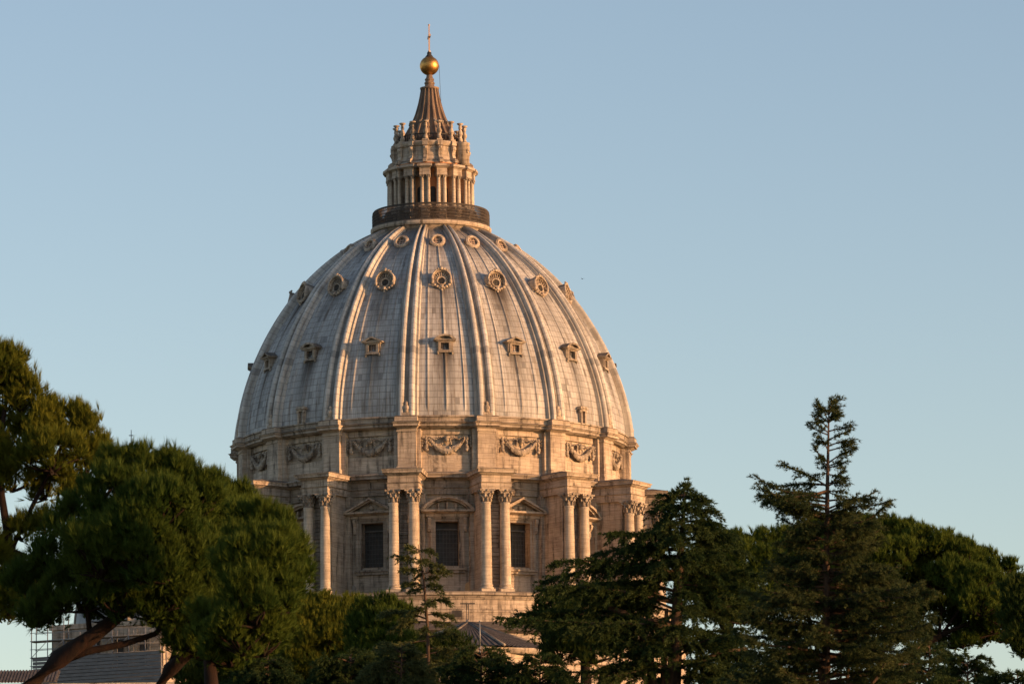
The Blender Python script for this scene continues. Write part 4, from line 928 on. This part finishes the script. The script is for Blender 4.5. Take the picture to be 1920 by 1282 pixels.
for x0, y0, x1, y1 in [(1280, 930, 1240, 925), (1282, 930, 1318, 935), (1280, 950, 1222, 952), (1282, 955, 1345, 962), (1278, 975, 1225, 985), (1282, 980, 1350, 985), (1276, 1005, 1140, 1002), (1278, 1010, 1380, 1010), (1275, 1030, 1128, 1045), (1276, 1035, 1400, 1030),
    (1272, 1060, 1190, 1025), (1270, 1075, 1045, 1062), (1270, 1085, 1012, 1092), (1270, 1090, 1410, 1075), (1268, 1110, 1100, 1090), (1268, 1115, 1395, 1115), (1266, 1130, 1008, 1105), (1265, 1145, 1110, 1130), (1266, 1150, 1420, 1140), (1265, 1165, 970, 1150), (1264, 1170, 940, 1165),
    (1264, 1180, 1000, 1170), (1264, 1185, 1400, 1180), (1263, 1200, 1330, 1195), (1263, 1215, 1160, 1200), (1262, 1220, 1430, 1215), (1262, 1240, 1380, 1245), (1262, 1250, 1120, 1250), (1262, 1262, 1060, 1262), (1262, 1270, 1420, 1270)]:
    for k in range(2): big.append((x0+random.uniform(-3, 3), y0+random.uniform(-5, 5), x1+(random.uniform(-6, 6) if k == 0 else (x0-x1)*random.uniform(.1, .45)), y1+random.uniform(-8, 8)+(8 if k else 0), random.uniform(-.6, .6)*abs(x1-x0)*190/9300))
cedar('big dark cedar with layered drooping boughs and forked trunk at centre right', 190, [(1262, 1300), (1268, 1180), (1272, 1080), (1280, 990), (1283, 925)], big+[(1281, 945, 1262, 922, -.5), (1282, 940, 1300, 920, -.4), (1282, 935, 1284, 908, 0), (1281, 940, 1270, 914, .3), (1282, 945, 1292, 912, .3), (1280, 960, 1260, 950, -1), (1280, 962, 1305, 955, -1), (1279, 985, 1250, 985, -1.4), (1279, 985, 1310, 990, -1.3), (1277, 1015, 1262, 1012, -1.8), (1276, 1040, 1300, 1040, -1.9), (1275, 1060, 1240, 1060, -2)], CEDAR_A, extra=40, er=(1.0, 3.7), limbs=[
    ([(1225, 1300), (1218, 1230), (1200, 1175), (1170, 1148), (1140, 1138)], .2), ([(1244, 1300), (1246, 1200), (1250, 1140)], .15), ([(1285, 1282), (1310, 1245), (1345, 1222), (1400, 1215)], .14), ([(1190, 1165), (1160, 1185), (1140, 1205)], .07)],
    reach=1.05, drop=.45, scale=1.0, dens=1.15, trunk_r=.25, blade_w=.042, droop=.06, ext_z=(.05, .99), tint=(.2, .85))
tall = []
prof_l = [(750, 14), (780, 24), (800, 36), (840, 30), (880, 22), (893, 40), (902, 118), (925, 158), (950, 138), (975, 96), (1010, 84), (1060, 112), (1120, 150), (1290, 195)]
prof_r = [(750, 16), (790, 28), (815, 62), (850, 50), (885, 24), (910, 44), (940, 86), (960, 112), (990, 112), (1020, 90), (1080, 130), (1140, 195), (1290, 210)]
y = 768.0
while y < 1285:
    for sgn, pf in ((-1, prof_l), (1, prof_r)):
        w_ = np.interp(y, [q[0] for q in pf], [q[1] for q in pf])
        for k in range(random.choice((1, 1, 2, 2)) if y < 980 else random.choice((2, 3, 3))):
            f = random.choice((1.0, .95, .8, .6, .45))*random.uniform(.85, 1.1)
            tall.append((1552, y+random.uniform(0, 16)*f, 1553+sgn*w_*f, y+random.uniform(-20, 20)*(.5 if y < 880 else 1)+(6 if y > 1000 else -4), random.uniform(-.8, .8)*w_*170/9300))
    y += random.uniform(6, 19) if y < 980 else random.uniform(8, 16)
cedar('tall thin cedar with sparse spiky grey green boughs and visible trunk', 170, [(1548, 1300), (1549, 1150), (1550, 1000), (1552, 880), (1554, 778)], tall+[(1553, 790, 1532, 757, 0), (1554, 780, 1560, 750, 0), (1555, 790, 1570, 748, .3)], CEDAR_G, extra=40, er=(.5, 3.0), limbs=[
    ([(1548, 1340), (1530, 1200), (1505, 1120), (1495, 1080)], .1), ([(1548, 1340), (1588, 1280), (1592, 1240), (1598, 1190)], .08), ([(1549, 1350), (1620, 1300), (1650, 1262), (1662, 1238)], .09)],
    reach=.68, drop=.34, scale=.92, dens=.95, trunk_r=.14, blade_w=.032, droop=.03, upturn=.10, tint=(.0, .7), ext_z=(.02, .66))
def low_cedar(label, dist, x, top, half, n, mat, group='low cedars along the bottom', tint=(.1, .6), scale=1.0, flat=False):
    b = []
    for i in range(n):
        f = (i+.5)/n; y = top+(1300-top)*f; wd = half*(.25+.75*f**.6)
        for sgn in (-1, 1):
            for k in range(2): b.append((x, y+8, x+sgn*wd*random.uniform(.5, 1.05), y+random.uniform(-8, 14), random.uniform(-.8, .8)*wd*dist/9300))
    cedar(label, dist, [(x, 1320), (x+2, (top+1320)/2), (x+3, top)], b, mat, extra=16, er=(.6, 2.4), ext_z=(0, .98), reach=.85, drop=.38, scale=scale, dens=1.3, trunk_r=.07, blade_w=.04, tint=tint, group=group)
low_cedar('low dark cedar at the foot of the rounded left pine', 205, 500, 1228, 95, 4, CEDAR_A)
low_cedar('low cedar left of the small slim cedar with grey green sprays', 200, 655, 1225, 105, 5, CEDAR_A)
low_cedar('low pale sprayed cedar beneath the small slim cedar', 196, 750, 1205, 90, 5, CEDAR_G, tint=(.3, .9))
low_cedar('low dark cedar spreading below the pyramid roof', 200, 900, 1212, 105, 5, CEDAR_A)
low_cedar('low dark cedar under the longest bough of the big cedar', 198, 1010, 1228, 80, 4, CEDAR_A)
low_cedar('low cedar between the big cedar and the lit pine trunk', 205, 1420, 1225, 90, 4, CEDAR_A)
low_cedar('low flat cedar in front of the umbrella pine trunk', 200, 1740, 1206, 90, 5, CEDAR_A)
low_cedar('low spiky cedar with open sprays under the umbrella pine', 190, 1812, 1226, 66, 4, CEDAR_A)
low_cedar('cedar top just showing in the bottom right corner', 185, 1905, 1258, 42, 2, CEDAR_A)
print('foliage triangles', NTRI[0])
